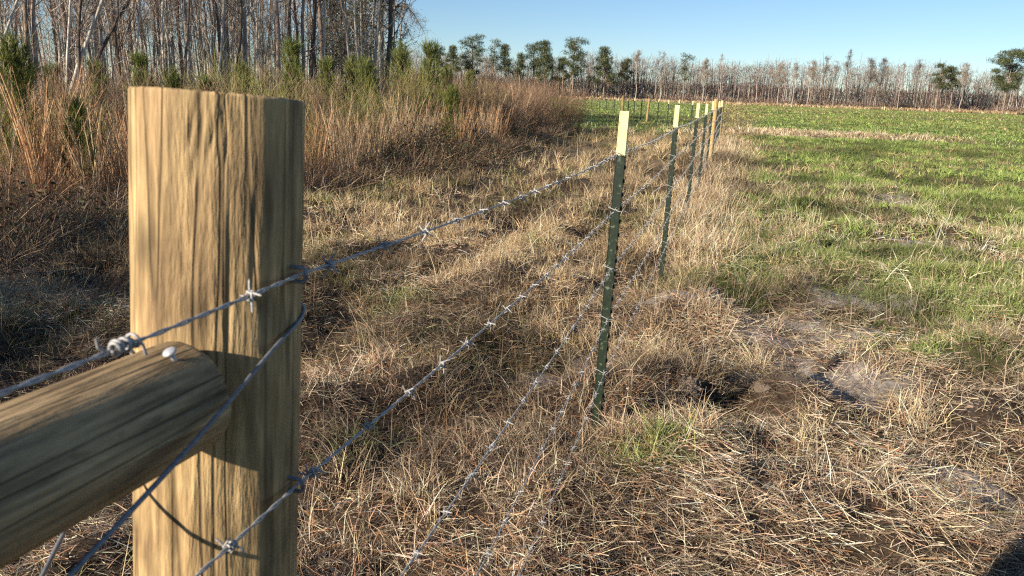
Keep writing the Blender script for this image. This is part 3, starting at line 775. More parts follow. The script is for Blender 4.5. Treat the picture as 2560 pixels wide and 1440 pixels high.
# smooth tension wire, looped round the back of the post and down both sides of the rail
def tension_wire():
    n3 = np.append(FR, 0); f3 = np.append(FD, 0); c = axis_at(1.222); rr = .0765
    dn = unit(-f3 - np.array([0, 0, .40]))
    a = np.linspace(-.45, PI * .9, 26)
    loop = [c + n3 * rr * math.cos(t) + f3 * rr * math.sin(t) + np.array([0, 0, .016 * math.sin(t) - .012 * max(0, -t) - .03 * t / PI]) for t in a]
    eA = at(152, 1440, .435); sA = loop[0] + n3 * .012; dA = unit(eA - sA)
    A = [sA + dA * s_ + n3 * .005 * min(1, s_ * 8) for s_ in np.linspace(1.5, .03, 70)]
    e = at(106, 1440, .545); s0 = at(338, 975, .70); dB = unit(e - s0)
    B = [s0 + dB * t for t in np.linspace(0, 1.5, 30)]
    P = np.array(A + loop)
    for _ in range(14): P[1:-1] = P[1:-1] * .5 + (P[:-2] + P[2:]) * .25
    g = Geo(); g.tube(np.concatenate([P, B]), .0018, 8, (.4, .4, .4))
    tag(obj('tension_wire', g.mesh('tension_wire', M_SMOOTH, True)), 'smooth dark tension wire looped round the big post and slanting down past the rail', 'fence wire')
tension_wire()

# ------------------------------------------------------------------ clods of dug soil beside the fence
M_CLOD = mat_plain('dry_soil', (.15, .112, .08), .95)
for px, py, rr_, lb in ((1965, 962, .065, 'largest dry soil clod beside the shaded bare patch'), (1905, 990, .038, 'soil clod left of the largest one beside the dark rut'), (1715, 985, .075, 'soil clod among straw just right of the nearest steel post'),
                        (2168, 905, .06, 'small upright soil clod on the pale bare patch'), (1770, 790, .07, 'soil clod on the mound behind the nearest steel post'), (2000, 925, .05, 'small soil clod behind the largest one')):
    bm = bmesh.new(); bmesh.ops.create_icosphere(bm, subdivisions=5, radius=1)
    co = np.array([v.co[:] for v in bm.verts]); sd_ = int(px)
    k = 1 + .9 * (fbm(co[:, 0] * 1.4 + co[:, 2] * .7, co[:, 1] * 1.4 - co[:, 2] * .9, sd_) - .5) + .5 * (fbm(co[:, 0] * 5 + co[:, 2] * 3, co[:, 1] * 5 + co[:, 2] * 2, sd_ + 3) - .5)
    for v, q, kk in zip(bm.verts, co, k): v.co = Vector(q * kk * np.array([1.25, .85, .75]) * rr_)
    me = bpy.data.meshes.new('soil_clod'); bm.to_mesh(me); bm.free(); me.materials.append(M_CLOD)
    c = gp(px, py); o = obj('soil_clod', me); o.location = (c[0], c[1], float(height(c[0], c[1])) + rr_ * .15); o.rotation_euler = (0, 0, rng.uniform(0, 6))
    tag(o, lb, 'soil clod')

# ------------------------------------------------------------------ plants of the brush: one template of each kind, then copies
def polar(n, e0, e1):
    a = rng.uniform(0, 2 * PI, n); e = rng.uniform(e0, e1, n)
    return np.column_stack([np.cos(a) * np.cos(e), np.sin(a) * np.cos(e), np.sin(e)])
def twiggy(h, n, pal, spread=.55, tw=.0042, twigs=16, up=.55):
    """vase of many fine upright stems, finely branched at the top"""
    g = Geo()
    a = rng.uniform(0, 2 * PI, n); e = np.abs(rng.normal(size=n)) * spread * .6
    d = np.column_stack([np.cos(a) * np.sin(e), np.sin(a) * np.sin(e), np.cos(e)])
    b = np.column_stack([rng.normal(size=(n, 2)) * .08, np.zeros(n)])
    L = h * rng.uniform(.62, 1.06, n)
    bd = np.column_stack([np.cos(a), np.sin(a), np.zeros(n)]) * .12
    P = g.ribbons(b, d, L, .007, bd, 5, jit(pal, n, .2) * .8, 'twig')
    k = max(8, twigs - 5); idx = np.repeat(np.arange(n), k); t = rng.uniform(.32, 1, n * k)
    q = b[idx] + d[idx] * (L[idx] * t)[:, None] + bd[idx] * (L[idx] * t * t)[:, None]
    dd = unit(d[idx] * up + polar(n * k, -.1, 1.2) * .6)
    g.ribbons(q, dd, rng.uniform(.12, .34, n * k) * h / 1.5, tw, rng.normal(size=(n * k, 3)) * .15, 2, jit(pal, n * k, .25), 'twig')
    q2 = q + dd * (rng.uniform(.03, .2, n * k))[:, None]
    g.ribbons(q2, unit(dd + polar(n * k, -.2, 1.2) * .7), rng.uniform(.06, .16, n * k), tw * .8, None, 1, jit(pal, n * k, .25), 'twig')
    return g
def broomsedge(h, n, pal):
    g = Geo()
    a = rng.uniform(0, 2 * PI, n); e = np.abs(rng.normal(size=n)) * .13
    d = np.column_stack([np.cos(a) * np.sin(e), np.sin(a) * np.sin(e), np.cos(e)])
    b = np.column_stack([rng.normal(size=(n, 2)) * .06, np.zeros(n)]); L = h * rng.uniform(.6, 1.05, n)
    bd = np.column_stack([np.cos(a), np.sin(a), -.3 * np.ones(n)]) * (.05 + .12 * rng.random(n))[:, None]
    g.ribbons(b, d, L, .0105, bd, 5, jit(pal, n, .2), 'twig')
    k = 22; idx = np.repeat(np.arange(n), k); t = rng.uniform(.42, 1, n * k)
    q = b[idx] + d[idx] * (L[idx] * t)[:, None] + bd[idx] * (L[idx] * t * t)[:, None]
    g.ribbons(q, unit(d[idx] + polar(n * k, -.2, .9) * .35), rng.uniform(.04, .12, n * k), .005, None, 1, jit(pal, n * k, .22), 'leaf')
    m = n * 3
    g.ribbons(np.column_stack([rng.normal(size=(m, 2)) * .07, np.zeros(m)]), polar(m, .7, 1.5), rng.uniform(.2, .55, m) * h, .006, polar(m, -.6, 0) * .45, 4, jit(pal, m, .25), 'blade')
    return g
def bramble(h, n, pal, leaf=.036):
    g = Geo()
    d = polar(n, .5, 1.5); b = np.column_stack([rng.normal(size=(n, 2)) * .35, np.zeros(n)]); L = h * rng.uniform(.7, 1.6, n)
    bd = np.column_stack([d[:, 0], d[:, 1], -.75 * np.ones(n)]) * .5
    g.ribbons(b, d, L, .006, bd, 5, jit([(.16, .09, .06), (.22, .14, .09)], n, .2), 'twig')
    k = 42; idx = np.repeat(np.arange(n), k); t = rng.uniform(.2, 1, n * k)
    q = b[idx] + d[idx] * (L[idx] * t)[:, None] + bd[idx] * (L[idx] * t * t)[:, None] + rng.normal(size=(n * k, 3)) * .04
    q[:, 2] = np.abs(q[:, 2])
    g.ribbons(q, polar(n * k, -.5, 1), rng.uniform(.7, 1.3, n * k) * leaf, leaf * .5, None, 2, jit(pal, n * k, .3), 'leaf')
    return g
def young_pine(h, pal, needle=.21):
    """bottlebrush pine: whorls of upswept limbs in long needles, a thick needled leader"""
    st = Geo(); g = Geo()
    lean = rng.normal(size=2) * .04
    zz = np.linspace(0, h * .95, 9)
    tr = np.column_stack([lean[0] * zz + .02 * np.sin(zz * 3), lean[1] * zz, zz])
    st.tube(tr, np.linspace(.028, .008, 9) * h / 2, 6, (.24, .17, .11))
    def foliage(pts, n, dirs, sp):
        nd = unit(dirs + polar(n, -1.5, 1.5) * sp)
        g.ribbons(pts, nd, rng.uniform(.7, 1.15, n) * needle, .0085, rng.normal(size=(n, 3)) * .1 + np.array([0, 0, -.10]), 2, jit(pal, n, .28), 'twig')
    z = .18 * h
    while z < h * .84:
        nb = rng.integers(4, 7); a0 = rng.uniform(0, 6); f = z / h
        for k in range(nb):
            a = a0 + 2 * PI * k / nb + rng.normal() * .25
            Lb = h * (.33 * (1 - f) + .075) * rng.uniform(.65, 1.15)
            o0 = np.array([np.interp(z, zz, tr[:, 0]), np.interp(z, zz, tr[:, 1]), z + rng.normal() * .02])
            s = np.linspace(0, 1, 6); out = np.array([math.cos(a), math.sin(a), 0])
            br = o0 + out * (Lb * (.85 * s - .25 * s * s))[:, None] + np.array([0, 0, 1]) * (Lb * (.35 * s + (.35 + .5 * f) * s * s))[:, None]
            st.tube(br, np.linspace(.009, .004, 6) * h / 2, 4, (.26, .19, .12))
            n = int(120 * (1 - .35 * f)); t = rng.uniform(.35, 1, n) ** .75
            p = np.column_stack([np.interp(t, s, br[:, q]) for q in range(3)])
            foliage(p, n, np.tile(unit(br[-1] - br[-2]), (n, 1)), .75)
        z += h * rng.uniform(.10, .14)
    n = 620; t = rng.uniform(.62, 1.0, n)
    p = np.column_stack([np.interp(t * h * .95, zz, tr[:, q]) for q in range(2)] + [t * h * .95])
    foliage(p, n, np.tile([0, 0, 1.0], (n, 1)), .8)
    return st, g
BROWN = [(.27, .17, .105), (.19, .115, .072), (.35, .235, .145), (.22, .135, .085)]
RUST = [(.34, .21, .125), (.25, .15, .09), (.43, .28, .165)]
YGRN = [(.29, .27, .08), (.25, .215, .085), (.33, .245, .12), (.22, .23, .06)]
TANS = [(.64, .46, .27), (.52, .345, .19), (.68, .52, .33), (.42, .26, .14)]
COPPER = [(.54, .31, .15), (.62, .39, .2), (.44, .235, .115)]
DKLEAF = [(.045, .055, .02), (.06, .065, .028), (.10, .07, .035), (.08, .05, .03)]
PINE = [(.18, .205, .042), (.13, .16, .036), (.27, .27, .06), (.085, .11, .03)]
TPL = {}
TPL['brown'] = [twiggy(1.6, 85, BROWN, .5).mesh('stems', M_TWIG) for _ in range(2)] + [twiggy(1.5, 80, RUST, .5).mesh('stems', M_TWIG)]
TPL['olive'] = [twiggy(1.6, 80, YGRN, .5).mesh('stems', M_TWIG) for _ in range(2)]
TPL['sedge'] = [broomsedge(1.2, 34, TANS).mesh('stalks', M_GRASS) for _ in range(3)]
TPL['copper'] = [broomsedge(1.25, 34, COPPER).mesh('stalks', M_GRASS) for _ in range(2)]
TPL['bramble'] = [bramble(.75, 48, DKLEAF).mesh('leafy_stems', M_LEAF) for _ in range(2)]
def pine_tpl(h):
    s, g = young_pine(h, PINE); return s.mesh('stem', M_BARK), g.mesh('needles', M_LEAF)
PINES = [pine_tpl(2.0) for _ in range(4)]
DESC = {'brown': ('brush_shrub', 'shrub', 'brown twiggy shrub'), 'olive': ('brush_shrub', 'shrub', 'olive green twiggy shrub'), 'sedge': ('grass_clump', 'grass clump', 'tall tan grass clump'),
        'copper': ('grass_clump', 'grass clump', 'tall coppery grass clump'), 'bramble': ('bramble', 'bramble', 'low dark leafy bramble')}
def ground_z(p): return float(height(p[0], p[1])) - .03
def plant(kind, p, s, label, group, i=None, zs=1.0):
    nm, cat, _ = DESC[kind]; T = TPL[kind]; me = T[int(rng.integers(len(T))) if i is None else i % len(T)]
    o = obj(nm, me); o.location = (p[0], p[1], ground_z(p)); o.scale = (s, s, s * zs); o.rotation_euler = (0, 0, rng.uniform(0, 2 * PI))
    return tag(o, label, cat, group)
def pine(p, h, label, group='young pines in the brush', i=None):
    st, nd = PINES[int(rng.integers(len(PINES))) if i is None else i % len(PINES)]
    r = empty('young_pine', (p[0], p[1], ground_z(p)), label, 'pine sapling', group)
    k = h / 2.0; r.scale = (k * .74, k * .74, k * 1.02); r.rotation_euler = (0, 0, rng.uniform(0, 2 * PI))
    obj('stem', st, r); obj('needles', nd, r)
def top_of(px, py, y):
    """foot point and height of something whose tip shows at that pixel, y metres ahead"""
    q = at_y(px, py, y); return q[:2], q[2]
# single ones one can point at
for px, py, y, lb in ((15, 75, 8.6, 'tall bushy young pine cut by the left edge of the picture'), (175, 235, 8.8, 'dark young pine among tall grass left of the big post'),
                      (240, 150, 14, 'small round pine top left of the big post, below the leaning trunk'), (346, 140, 14, 'young pine top just above the left end of the big post'),
                      (420, 165, 13.5, 'pale green pine top directly above the big post'), (605, 158, 16, 'small pine top above the right half of the big post'),
                      (730, 105, 15.5, 'tallest young pine in the middle of the brush, its bushy top before the trunks'), (818, 143, 17, 'narrow young pine right of the tallest one'),
                      (886, 145, 17.5, 'narrow dark young pine beside two white trunks'), (922, 146, 16, 'broad yellow green young pine right of the white trunks'),
                      (1014, 103, 20, 'tall young pine at the right end of the near wood, left of a pair'), (1074, 110, 19, 'dense dark young pine standing against the far pines'),
                      (1118, 165, 21, 'small pale young pine before the reddish far wood'), (1170, 178, 23, 'rightmost young pine of the brush'),
                      (1130, 215, 16.5, 'low spreading young pine in front of the rightmost one'), (128, 150, 15, 'tiny pine top behind the coppery grass at far left'),
                      (520, 190, 14, 'faint pine top behind the middle of the big post')):
    p, h = top_of(px, py, y); pine(p, max(h, .9), lb)
def front(px_y, into): y = px_y; return np.array([brush_x(y) - into, y])
for px, py, y, k, s, lb in ((1040, 165, 18.5, 'olive', None, 'large brownish olive shrub between the two tall young pines'), (1400, 212, 29, 'brown', None, 'big brown twiggy shrub at the right end of the brush'),
                            (1340, 205, 27, 'brown', None, 'reddish brown twiggy shrub, second from the right end of the brush'), (1450, 228, 31, 'brown', None, 'low brown shrub at the very right end of the brush'), (1370, 206, 28, 'brown', None, 'brown twiggy shrub behind the two at the right end of the brush'),
                            (1425, 216, 30, 'brown', None, 'dusky brown shrub squeezed between the last two at the right end of the brush'), (1310, 215, 26, 'brown', None, 'brown shrub behind the tall bright tan grass'),
                            (1210, 205, 21, 'olive', None, 'olive shrub right of the spreading young pine'), (950, 190, 16, 'olive', None, 'olive shrub below the white trunks'),
                            (690, 160, 17, 'brown', None, 'rust brown shrub left of the tallest young pine'), (590, 140, 15, 'olive', None, 'feathery olive shrub above the right half of the big post'),
                            (310, 170, 13, 'brown', None, 'brown shrub above the left end of the big post'), (780, 190, 13.5, 'brown', None, 'brown shrub at the right edge of the big post'),
                            (870, 200, 14, 'olive', None, 'yellow olive shrub right of the big post')):
    p, h = top_of(px, py, y); T = TPL[k]; plant(k, p, h / 1.55, lb, 'shrubs of the brush')
for px, py, y, k, lb in ((45, 150, 7.9, 'copper', 'tall coppery grass clump at the left edge of the picture'), (90, 190, 8.0, 'copper', 'coppery grass clump right of the one at the left edge'),
                         (130, 130, 9.2, 'copper', 'coppery grass clump with the highest plumes at left'), (232, 180, 9.3, 'sedge', 'pale tan grass clump left of the big post'),
                         (835, 215, 12.2, 'sedge', 'bright tan grass clump just right of the big post'), (880, 265, 12.3, 'copper', 'orange grass clump low beside the big post'),
                         (960, 225, 14, 'sedge', 'tan grass clump below the white trunks'), (1000, 215, 15, 'sedge', 'straw coloured grass clump left of the spreading young pine'),
                         (1080, 230, 16.5, 'sedge', 'thin tan grass clump before the spreading young pine'), (1260, 205, 21, 'sedge', 'tall bright tan grass clump left of the brown shrubs'),
                         (1290, 200, 21.5, 'sedge', 'tall tan grass clump touching the brown shrubs'), (1232, 215, 20, 'sedge', 'tan grass clump right of the olive shrub'),
                         (940, 255, 12.8, 'sedge', 'leaning tan grass clump above the dark brambles'), (200, 250, 8.6, 'sedge', 'wispy tan grass clump before the dark young pine')):
    p, h = top_of(px, py, y); plant(k, p, max(h, .7) / 1.2, lb, 'tall grass clumps of the brush')
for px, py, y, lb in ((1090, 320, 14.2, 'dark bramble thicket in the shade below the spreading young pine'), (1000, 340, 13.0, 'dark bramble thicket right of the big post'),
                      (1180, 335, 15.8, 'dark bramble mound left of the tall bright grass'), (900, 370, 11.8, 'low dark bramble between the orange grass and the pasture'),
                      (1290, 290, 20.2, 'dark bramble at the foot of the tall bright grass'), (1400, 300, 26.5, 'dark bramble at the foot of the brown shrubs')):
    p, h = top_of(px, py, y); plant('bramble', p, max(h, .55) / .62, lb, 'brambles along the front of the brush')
# the many others, told apart only by kind
def many(kind, n, y0, y1, i0, i1, s0, s1, label, group, zs=1.0):
    for _ in range(n):
        y = rng.uniform(y0, y1); p = front(y, rng.uniform(i0, i1))
        plant(kind, p, rng.uniform(s0, s1), label, group, zs=zs)
many('brown', 40, 6, 30, 1.2, 7, .7, 1.02, 'one of the many brown twiggy shrubs filling the brush behind the grass', 'brown shrubs filling the brush')
many('olive', 22, 8, 28, 1.0, 7, .7, 1.05, 'one of the olive twiggy shrubs scattered through the brush', 'olive shrubs filling the brush')
many('sedge', 40, 4, 29, .0, 1.3, .6, 1.05, 'one of the many tan grass clumps along the front of the brush', 'tan grass clumps filling the brush')
many('brown', 18, 19, 31, .2, 2.6, .9, 1.2, 'one of the rounded brown shrubs massed toward the far end of the brush', 'brown shrubs at the far end of the brush')
many('sedge', 10, 5, 29, 1.3, 4.0, .85, 1.2, 'one of the pale tan grass clumps deeper inside the brush', 'tan grass clumps inside the brush')
many('copper', 44, 4, 28, .0, 2.4, .65, 1.05, 'one of the coppery grass clumps along the front of the brush', 'coppery grass clumps filling the brush')
many('bramble', 9, 9, 29, .1, 1.6, .7, 1.1, 'one of the low dark brambles along the front of the brush', 'brambles filling the brush')
many('brown', 14, -1, 6.5, .5, 3.5, .9, 1.2, 'brown twiggy shrub of the brush continuing past the left edge', 'shrubs past the left edge')
many('bramble', 4, 1, 6.5, .3, 1.8, .9, 1.3, 'dark bramble of the brush continuing past the left edge', 'brambles past the left edge')
def undergrowth():
    g = Geo()
    n = 28000; y = 2 + 40 * rng.random(n) ** 1.2; p = np.column_stack([brush_x(y) - rng.random(n) ** 1.3 * (4 + y * .55), y])
    r = np.hypot(p[:, 0], p[:, 1])
    edge = sm(-.1, 1.0, brush_x(y) - p[:, 0])
    tone = fbm(p[:, 0] * .8, p[:, 1] * .8, 131)[:, None]
    c = jit(BROWN + BROWN + TANS[1:2] + GOLD[1:3], n, .3)
    g.ribbons(base3(p), polar(n, .75, 1.55), rng.uniform(.3, 1.2, n) * (.35 + .65 * edge), np.maximum(.005, r * .0006), rng.normal(size=(n, 3)) * .15, 3, c, 'twig')
    # dead grass hanging out of the front
    n = 42000; y = 2 + 29 * rng.random(n); p = np.column_stack([brush_x(y) - rng.uniform(-.45, 1.3, n), y])
    d = polar(n, .5, 1.5); r = np.hypot(p[:, 0], p[:, 1])
    g.ribbons(base3(p, -.01), d, rng.uniform(.18, .6, n), np.maximum(.0045, r * .0006), np.column_stack([d[:, :2], -.6 * np.ones(n)]) * rng.uniform(.1, .55, n)[:, None], 4, jit(BROWN + RUST + GOLD[2:] + STRAW[3:5], n, .3), 'blade')
    tag(obj('undergrowth', g.mesh('undergrowth', M_TWIG)), 'dense brown dead weeds and stems filling the brush below the wood', 'undergrowth', kind='stuff')
undergrowth()

# ------------------------------------------------------------------ the near wood
PALE = (.68, .60, .49); GREYB = (.48, .405, .33); DARKB = (.12, .095, .073); PINK = (.42, .30, .23); BRN = (.24, .17, .12)
TWC = [(.34, .265, .20), (.42, .335, .255), (.25, .18, .135), (.48, .39, .30)]
def bare_tree(H, r0, lean=(0, 0), col=GREYB, nb=26, sub=9, first=.18, wob=.12, twc=TWC, bl=.30):
    tr = Geo(); cr = Geo()
    s = np.linspace(0, 1, 14); ph = rng.uniform(0, 6, 4)
    pts = np.column_stack([lean[0] * H * s + wob * np.sin(s * 7 + ph[0]) * s + .4 * wob * np.sin(s * 17 + ph[1]), lean[1] * H * s + wob * np.sin(s * 6 + ph[2]) * s, H * s])
    pts -= pts[0]
    c = np.array(col) * (1 + rng.normal(size=(14, 1)) * .12)
    tr.tube(pts, r0 * (1 - .78 * s) + .006, 8, c)
    B, D, LL = [], [], []
    for k in range(nb):
        f = rng.uniform(first, .98) if k > 2 else rng.uniform(first * .5, .5)
        o0 = np.array([np.interp(f, s, pts[:, q]) for q in range(3)])
        a = rng.uniform(0, 2 * PI); e = rng.uniform(.35, 1.15)
        d = np.array([math.cos(a) * math.cos(e), math.sin(a) * math.cos(e), math.sin(e)])
        L = H * bl * (1.05 - f) * rng.uniform(.5, 1.3) + .35
        u = np.linspace(0, 1, 6)
        bd = rng.normal(size=3) * .14 + np.array([0, 0, .18])
        br = o0 + d * (L * u)[:, None] + bd * (L * u ** 2)[:, None] + rng.normal(size=(6, 3)) * .03 * u[:, None]
        cr.tube(br, np.linspace(max(.007, r0 * .32 * (1 - f) + .006), .004, 6), 4, np.array(col) * rng.uniform(.75, 1.15))
        m = sub; t = rng.uniform(.25, 1, m)
        B.append(np.column_stack([np.interp(t, u, br[:, q]) for q in range(3)])); D.append(np.tile(d, (m, 1))); LL.append(np.full(m, L))
    B = np.concatenate(B); D = np.concatenate(D); LL = np.concatenate(LL); n = len(B)
    d1 = unit(D * .6 + polar(n, -.3, 1.3) * .9); L1 = rng.uniform(.2, .5, n) * np.minimum(LL, 1.8) + .12
    b1 = rng.normal(size=(n, 3)) * .15
    cr.ribbons(B, d1, L1, .012, b1, 3, jit(twc, n, .2), 'twig')
    idx = np.repeat(np.arange(n), 4); t = rng.uniform(.25, 1, n * 4)
    q = B[idx] + d1[idx] * (L1[idx] * t)[:, None] + b1[idx] * (L1[idx] * t * t)[:, None]
    cr.ribbons(q, unit(d1[idx] * .5 + polar(n * 4, -.4, 1.3)), rng.uniform(.12, .4, n * 4), .0085, rng.normal(size=(n * 4, 3)) * .12, 2, jit(twc, n * 4, .22), 'twig')
    return tr, cr
def tree_meshes(tr, cr): return tr.mesh('trunk', M_BARK, True), cr.mesh('crown', M_TWIG)
def put_tree(name, ms, p, label, cat, group, s=1.0, rot=None, parts=('trunk', 'crown')):
    r = empty(name, (p[0], p[1], float(height(p[0], p[1])) - .05), label, cat, group)
    r.scale = (s, s, s); r.rotation_euler = (0, 0, rng.uniform(0, 2 * PI) if rot is None else rot)
    for nm, m in zip(parts, ms): obj(nm, m, r)
    return r
# trunks one can point at: pixel of the trunk at the brush top and at the top edge
HERO = [(72, 130, 64, 0, 34, .10, BRN, 'brown straight trunk near the left edge of the picture'), (87, 120, 84, 0, 34, .10, PINK, 'sunlit tan trunk right beside the brown one at left'),
        (172, 155, 176, 0, 36, .055, PALE, 'slim white forked trunk left of the leaning trees'), (199, 140, 201, 0, 37, .085, DARKB, 'dark straight trunk between the white forked trunk and the leaning pale one'),
        (207, 150, 256, 0, 35, .085, PALE, 'pale trunk leaning to the right above the left brush'), (241, 148, 324, 0, 35, .085, DARKB, 'dark trunk leaning strongly to the right above the left brush'),
        (407, 180, 404, 0, 35, .045, PALE, 'thin white straight sapling above the left half of the big post'), (335, 140, 350, 0, 37, .06, PALE, 'pale slender trunk right of the leaning dark trunk'),
        (598, 165, 601, 0, 36, .09, DARKB, 'dark trunk above the right half of the big post'), (641, 140, 646, 0, 37, .05, PALE, 'slim pale forked trunk right of the big post top'),
        (695, 190, 692, 0, 35, .10, PINK, 'pinkish sunlit trunk left of the tallest young pine'), (726, 150, 725, 0, 38, .09, BRN, 'brown trunk behind the tallest young pine'),
        (756, 150, 757, 0, 38, .10, PINK, 'reddish straight trunk just right of the tallest young pine'), (783, 165, 790, 0, 37, .12, DARKB, 'thick black trunk right of the tallest young pine'),
        (806, 165, 812, 0, 39, .07, PALE, 'pale trunk with a crooked fork beside the black trunk'), (902, 190, 884, 0, 36, .075, (.62, .54, .43), 'white trunk leaning slightly left, brightest in the wood'),
        (903, 190, 906, 0, 36.5, .05, (.56, .48, .38), 'thin white stem sharing its foot with the brightest trunk'), (940, 160, 946, 0, 40, .10, (.52, .44, .34), 'tall pale trunk near the right end of the wood'),
        (973, 160, 977, 0, 41, .16, DARKB, 'thick dark twiggy tree at the right end of the wood'), (470, 150, 474, 0, 38, .07, BRN, 'brown slender trunk above the middle of the big post'),
        (548, 150, 556, 0, 37, .055, PALE, 'pale bent stem above the big post'), (20, 80, 45, 0, 33, .06, PALE, 'pale forked stem at the left edge of the picture')]
G_H = 'trunks along the front of the near wood'
for x0, y0, x1, y1, yd, r0, col, lb in HERO:
    dd_ = ray(x0, y0); az_ = math.degrees(math.atan2(dd_[0], dd_[1])); yn = (27 + (az_ + 36) * .42) * math.cos(math.radians(az_)) - 1.5
    r0 *= .82 * yn / yd; yd = yn
    a = at_y(x0, y0, yd); b = at_y(x1, y1, yd + .3); d = (b - a) / (b[2] - a[2])
    foot = a - d * a[2]; H = rng.uniform(9.5, 12.5)
    big_t = r0 > .15
    tr, cr = bare_tree(H, r0 * 1.15, (d[0], d[1]), col, nb=40 if big_t else 24, sub=14 if big_t else 7, first=.22 if big_t else .46, wob=.10, bl=.26 if big_t else .2)
    put_tree('bare_tree', tree_meshes(tr, cr), foot[:2], lb, 'bare tree', G_H, rot=0)
TT = [tree_meshes(*bare_tree(rng.uniform(9, 12), rng.uniform(.05, .11), rng.normal(size=2) * .035, c, nb=24, sub=7, first=.38)) for c in (PALE, GREYB, BRN, GREYB, PINK, PALE, GREYB)]
TLAB = ['pale', 'grey', 'brown', 'grey', 'pinkish', 'pale', 'grey']
SAP = [tree_meshes(*bare_tree(rng.uniform(5.5, 8), rng.uniform(.02, .035), rng.normal(size=2) * .07, c, nb=16, sub=7, wob=.2)) for c in (PALE, GREYB, PALE, PINK)]
def wood_pt(d0, d1):
    a = rng.uniform(-43, -8.8); d = rng.uniform(d0, d1)
    base = 27 + (a + 36) * .42                                       # the edge of the wood recedes toward the right
    r = base + d; x, y = r * math.sin(math.radians(a)), r * math.cos(math.radians(a))
    return np.array([x, y])
for k in range(104):
    j = int(rng.integers(len(TT)))
    put_tree('bare_tree', TT[j], wood_pt(0, 18), 'one of the many slender %s trunks standing in the near wood' % TLAB[j], 'bare tree', '%s trunks of the near wood' % TLAB[j], rng.uniform(.8, 1.15))
for k in range(70):
    put_tree('bare_sapling', SAP[int(rng.integers(len(SAP)))], wood_pt(-1.5, 13), 'one of the many thin bare saplings in front of the near wood', 'bare sapling', 'thin saplings of the near wood', rng.uniform(.7, 1.15))
# leafy olive trees toward the right end
def leafy_tree(H, r0, pal, n, lf=.10):
    tr, cr = bare_tree(H, r0, rng.normal(size=2) * .02, GREYB, nb=34, sub=8, first=.15, bl=.22)
    V = np.concatenate(cr.V); c = V[rng.integers(len(V), size=n)] + rng.normal(size=(n, 3)) * .12
    lv = Geo(); lv.ribbons(c, polar(n, -1, 1.2), rng.uniform(.7, 1.3, n) * lf, lf * .55, None, 2, jit(pal, n, .3), 'leaf')
    return tr.mesh('trunk', M_BARK, True), cr.mesh('crown', M_TWIG), lv.mesh('leaves', M_LEAF)
OLV = [(.27, .26, .11), (.21, .22, .09), (.32, .29, .13), (.15, .15, .065)]
LT = [leafy_tree(9.5, .08, OLV, 1500, .12), leafy_tree(8.5, .07, OLV, 1200, .12)]
for px, yd, s, lb in ((868, 40, 1.0, 'olive leaved tree left of the brightest white trunk'), (915, 41, 1.05, 'olive leaved tree behind the brightest white trunk'), (955, 42, 1.0, 'olive leaved tree between the tall pale and the thick dark trunk'),
                      (832, 43, .95, 'olive leaved tree right of the black trunk'), (985, 43, .9, 'olive leaved tree hugging the thick dark tree at the right end'), (895, 45, 1.1, 'dull green leafed tree far back behind the white trunks')):
    d = ray(px, 200); put_tree('leafy_tree', LT[int(rng.integers(2))], (d[0] / d[1] * yd, yd), lb, 'leafy tree', 'leafy trees at the right end of the wood', s, parts=('trunk', 'crown', 'leaves'))
# the drooping limb that hangs out at the right end
def limb():
    g = Geo(); a = at_y(985, 20, 41); 
    for k, (ex, ey) in enumerate(((1062, 85), (1040, 60), (1030, 100))):
        b = at_y(ex, ey, 40.2); u = np.linspace(0, 1, 9)
        p = a + (b - a) * u[:, None]; p[:, 2] += .55 * np.sin(u * PI) * (1 if k < 2 else .3)
        g.tube(p, np.linspace(.045, .008, 9), 5, (.17, .13, .10))
        m = 46; t = rng.uniform(.2, 1, m); q = np.column_stack([np.interp(t, u, p[:, c]) for c in range(3)])
        d = unit(polar(m, -1.2, .5) + np.array([.5, 0, -.3])); L = rng.uniform(.3, .8, m)
        g.ribbons(q, d, L, .014, rng.normal(size=(m, 3)) * .2, 3, jit(TWC, m, .2) * .8, 'twig')
        i2 = np.repeat(np.arange(m), 4); g.ribbons(q[i2] + d[i2] * (L[i2] * rng.uniform(.2, 1, m * 4))[:, None], polar(m * 4, -1.3, .6), rng.uniform(.15, .4, m * 4), .010, None, 2, jit(TWC, m * 4, .2) * .8, 'twig')
    host = [o for o in bpy.data.objects if o.get('label', '').startswith('thick dark twiggy tree')][0]
    o = obj('drooping_limb', g.mesh('drooping_limb', M_TWIG), host)
    o.matrix_parent_inverse = Matrix.LocRotScale(host.location, host.rotation_euler, host.scale).inverted()
limb()
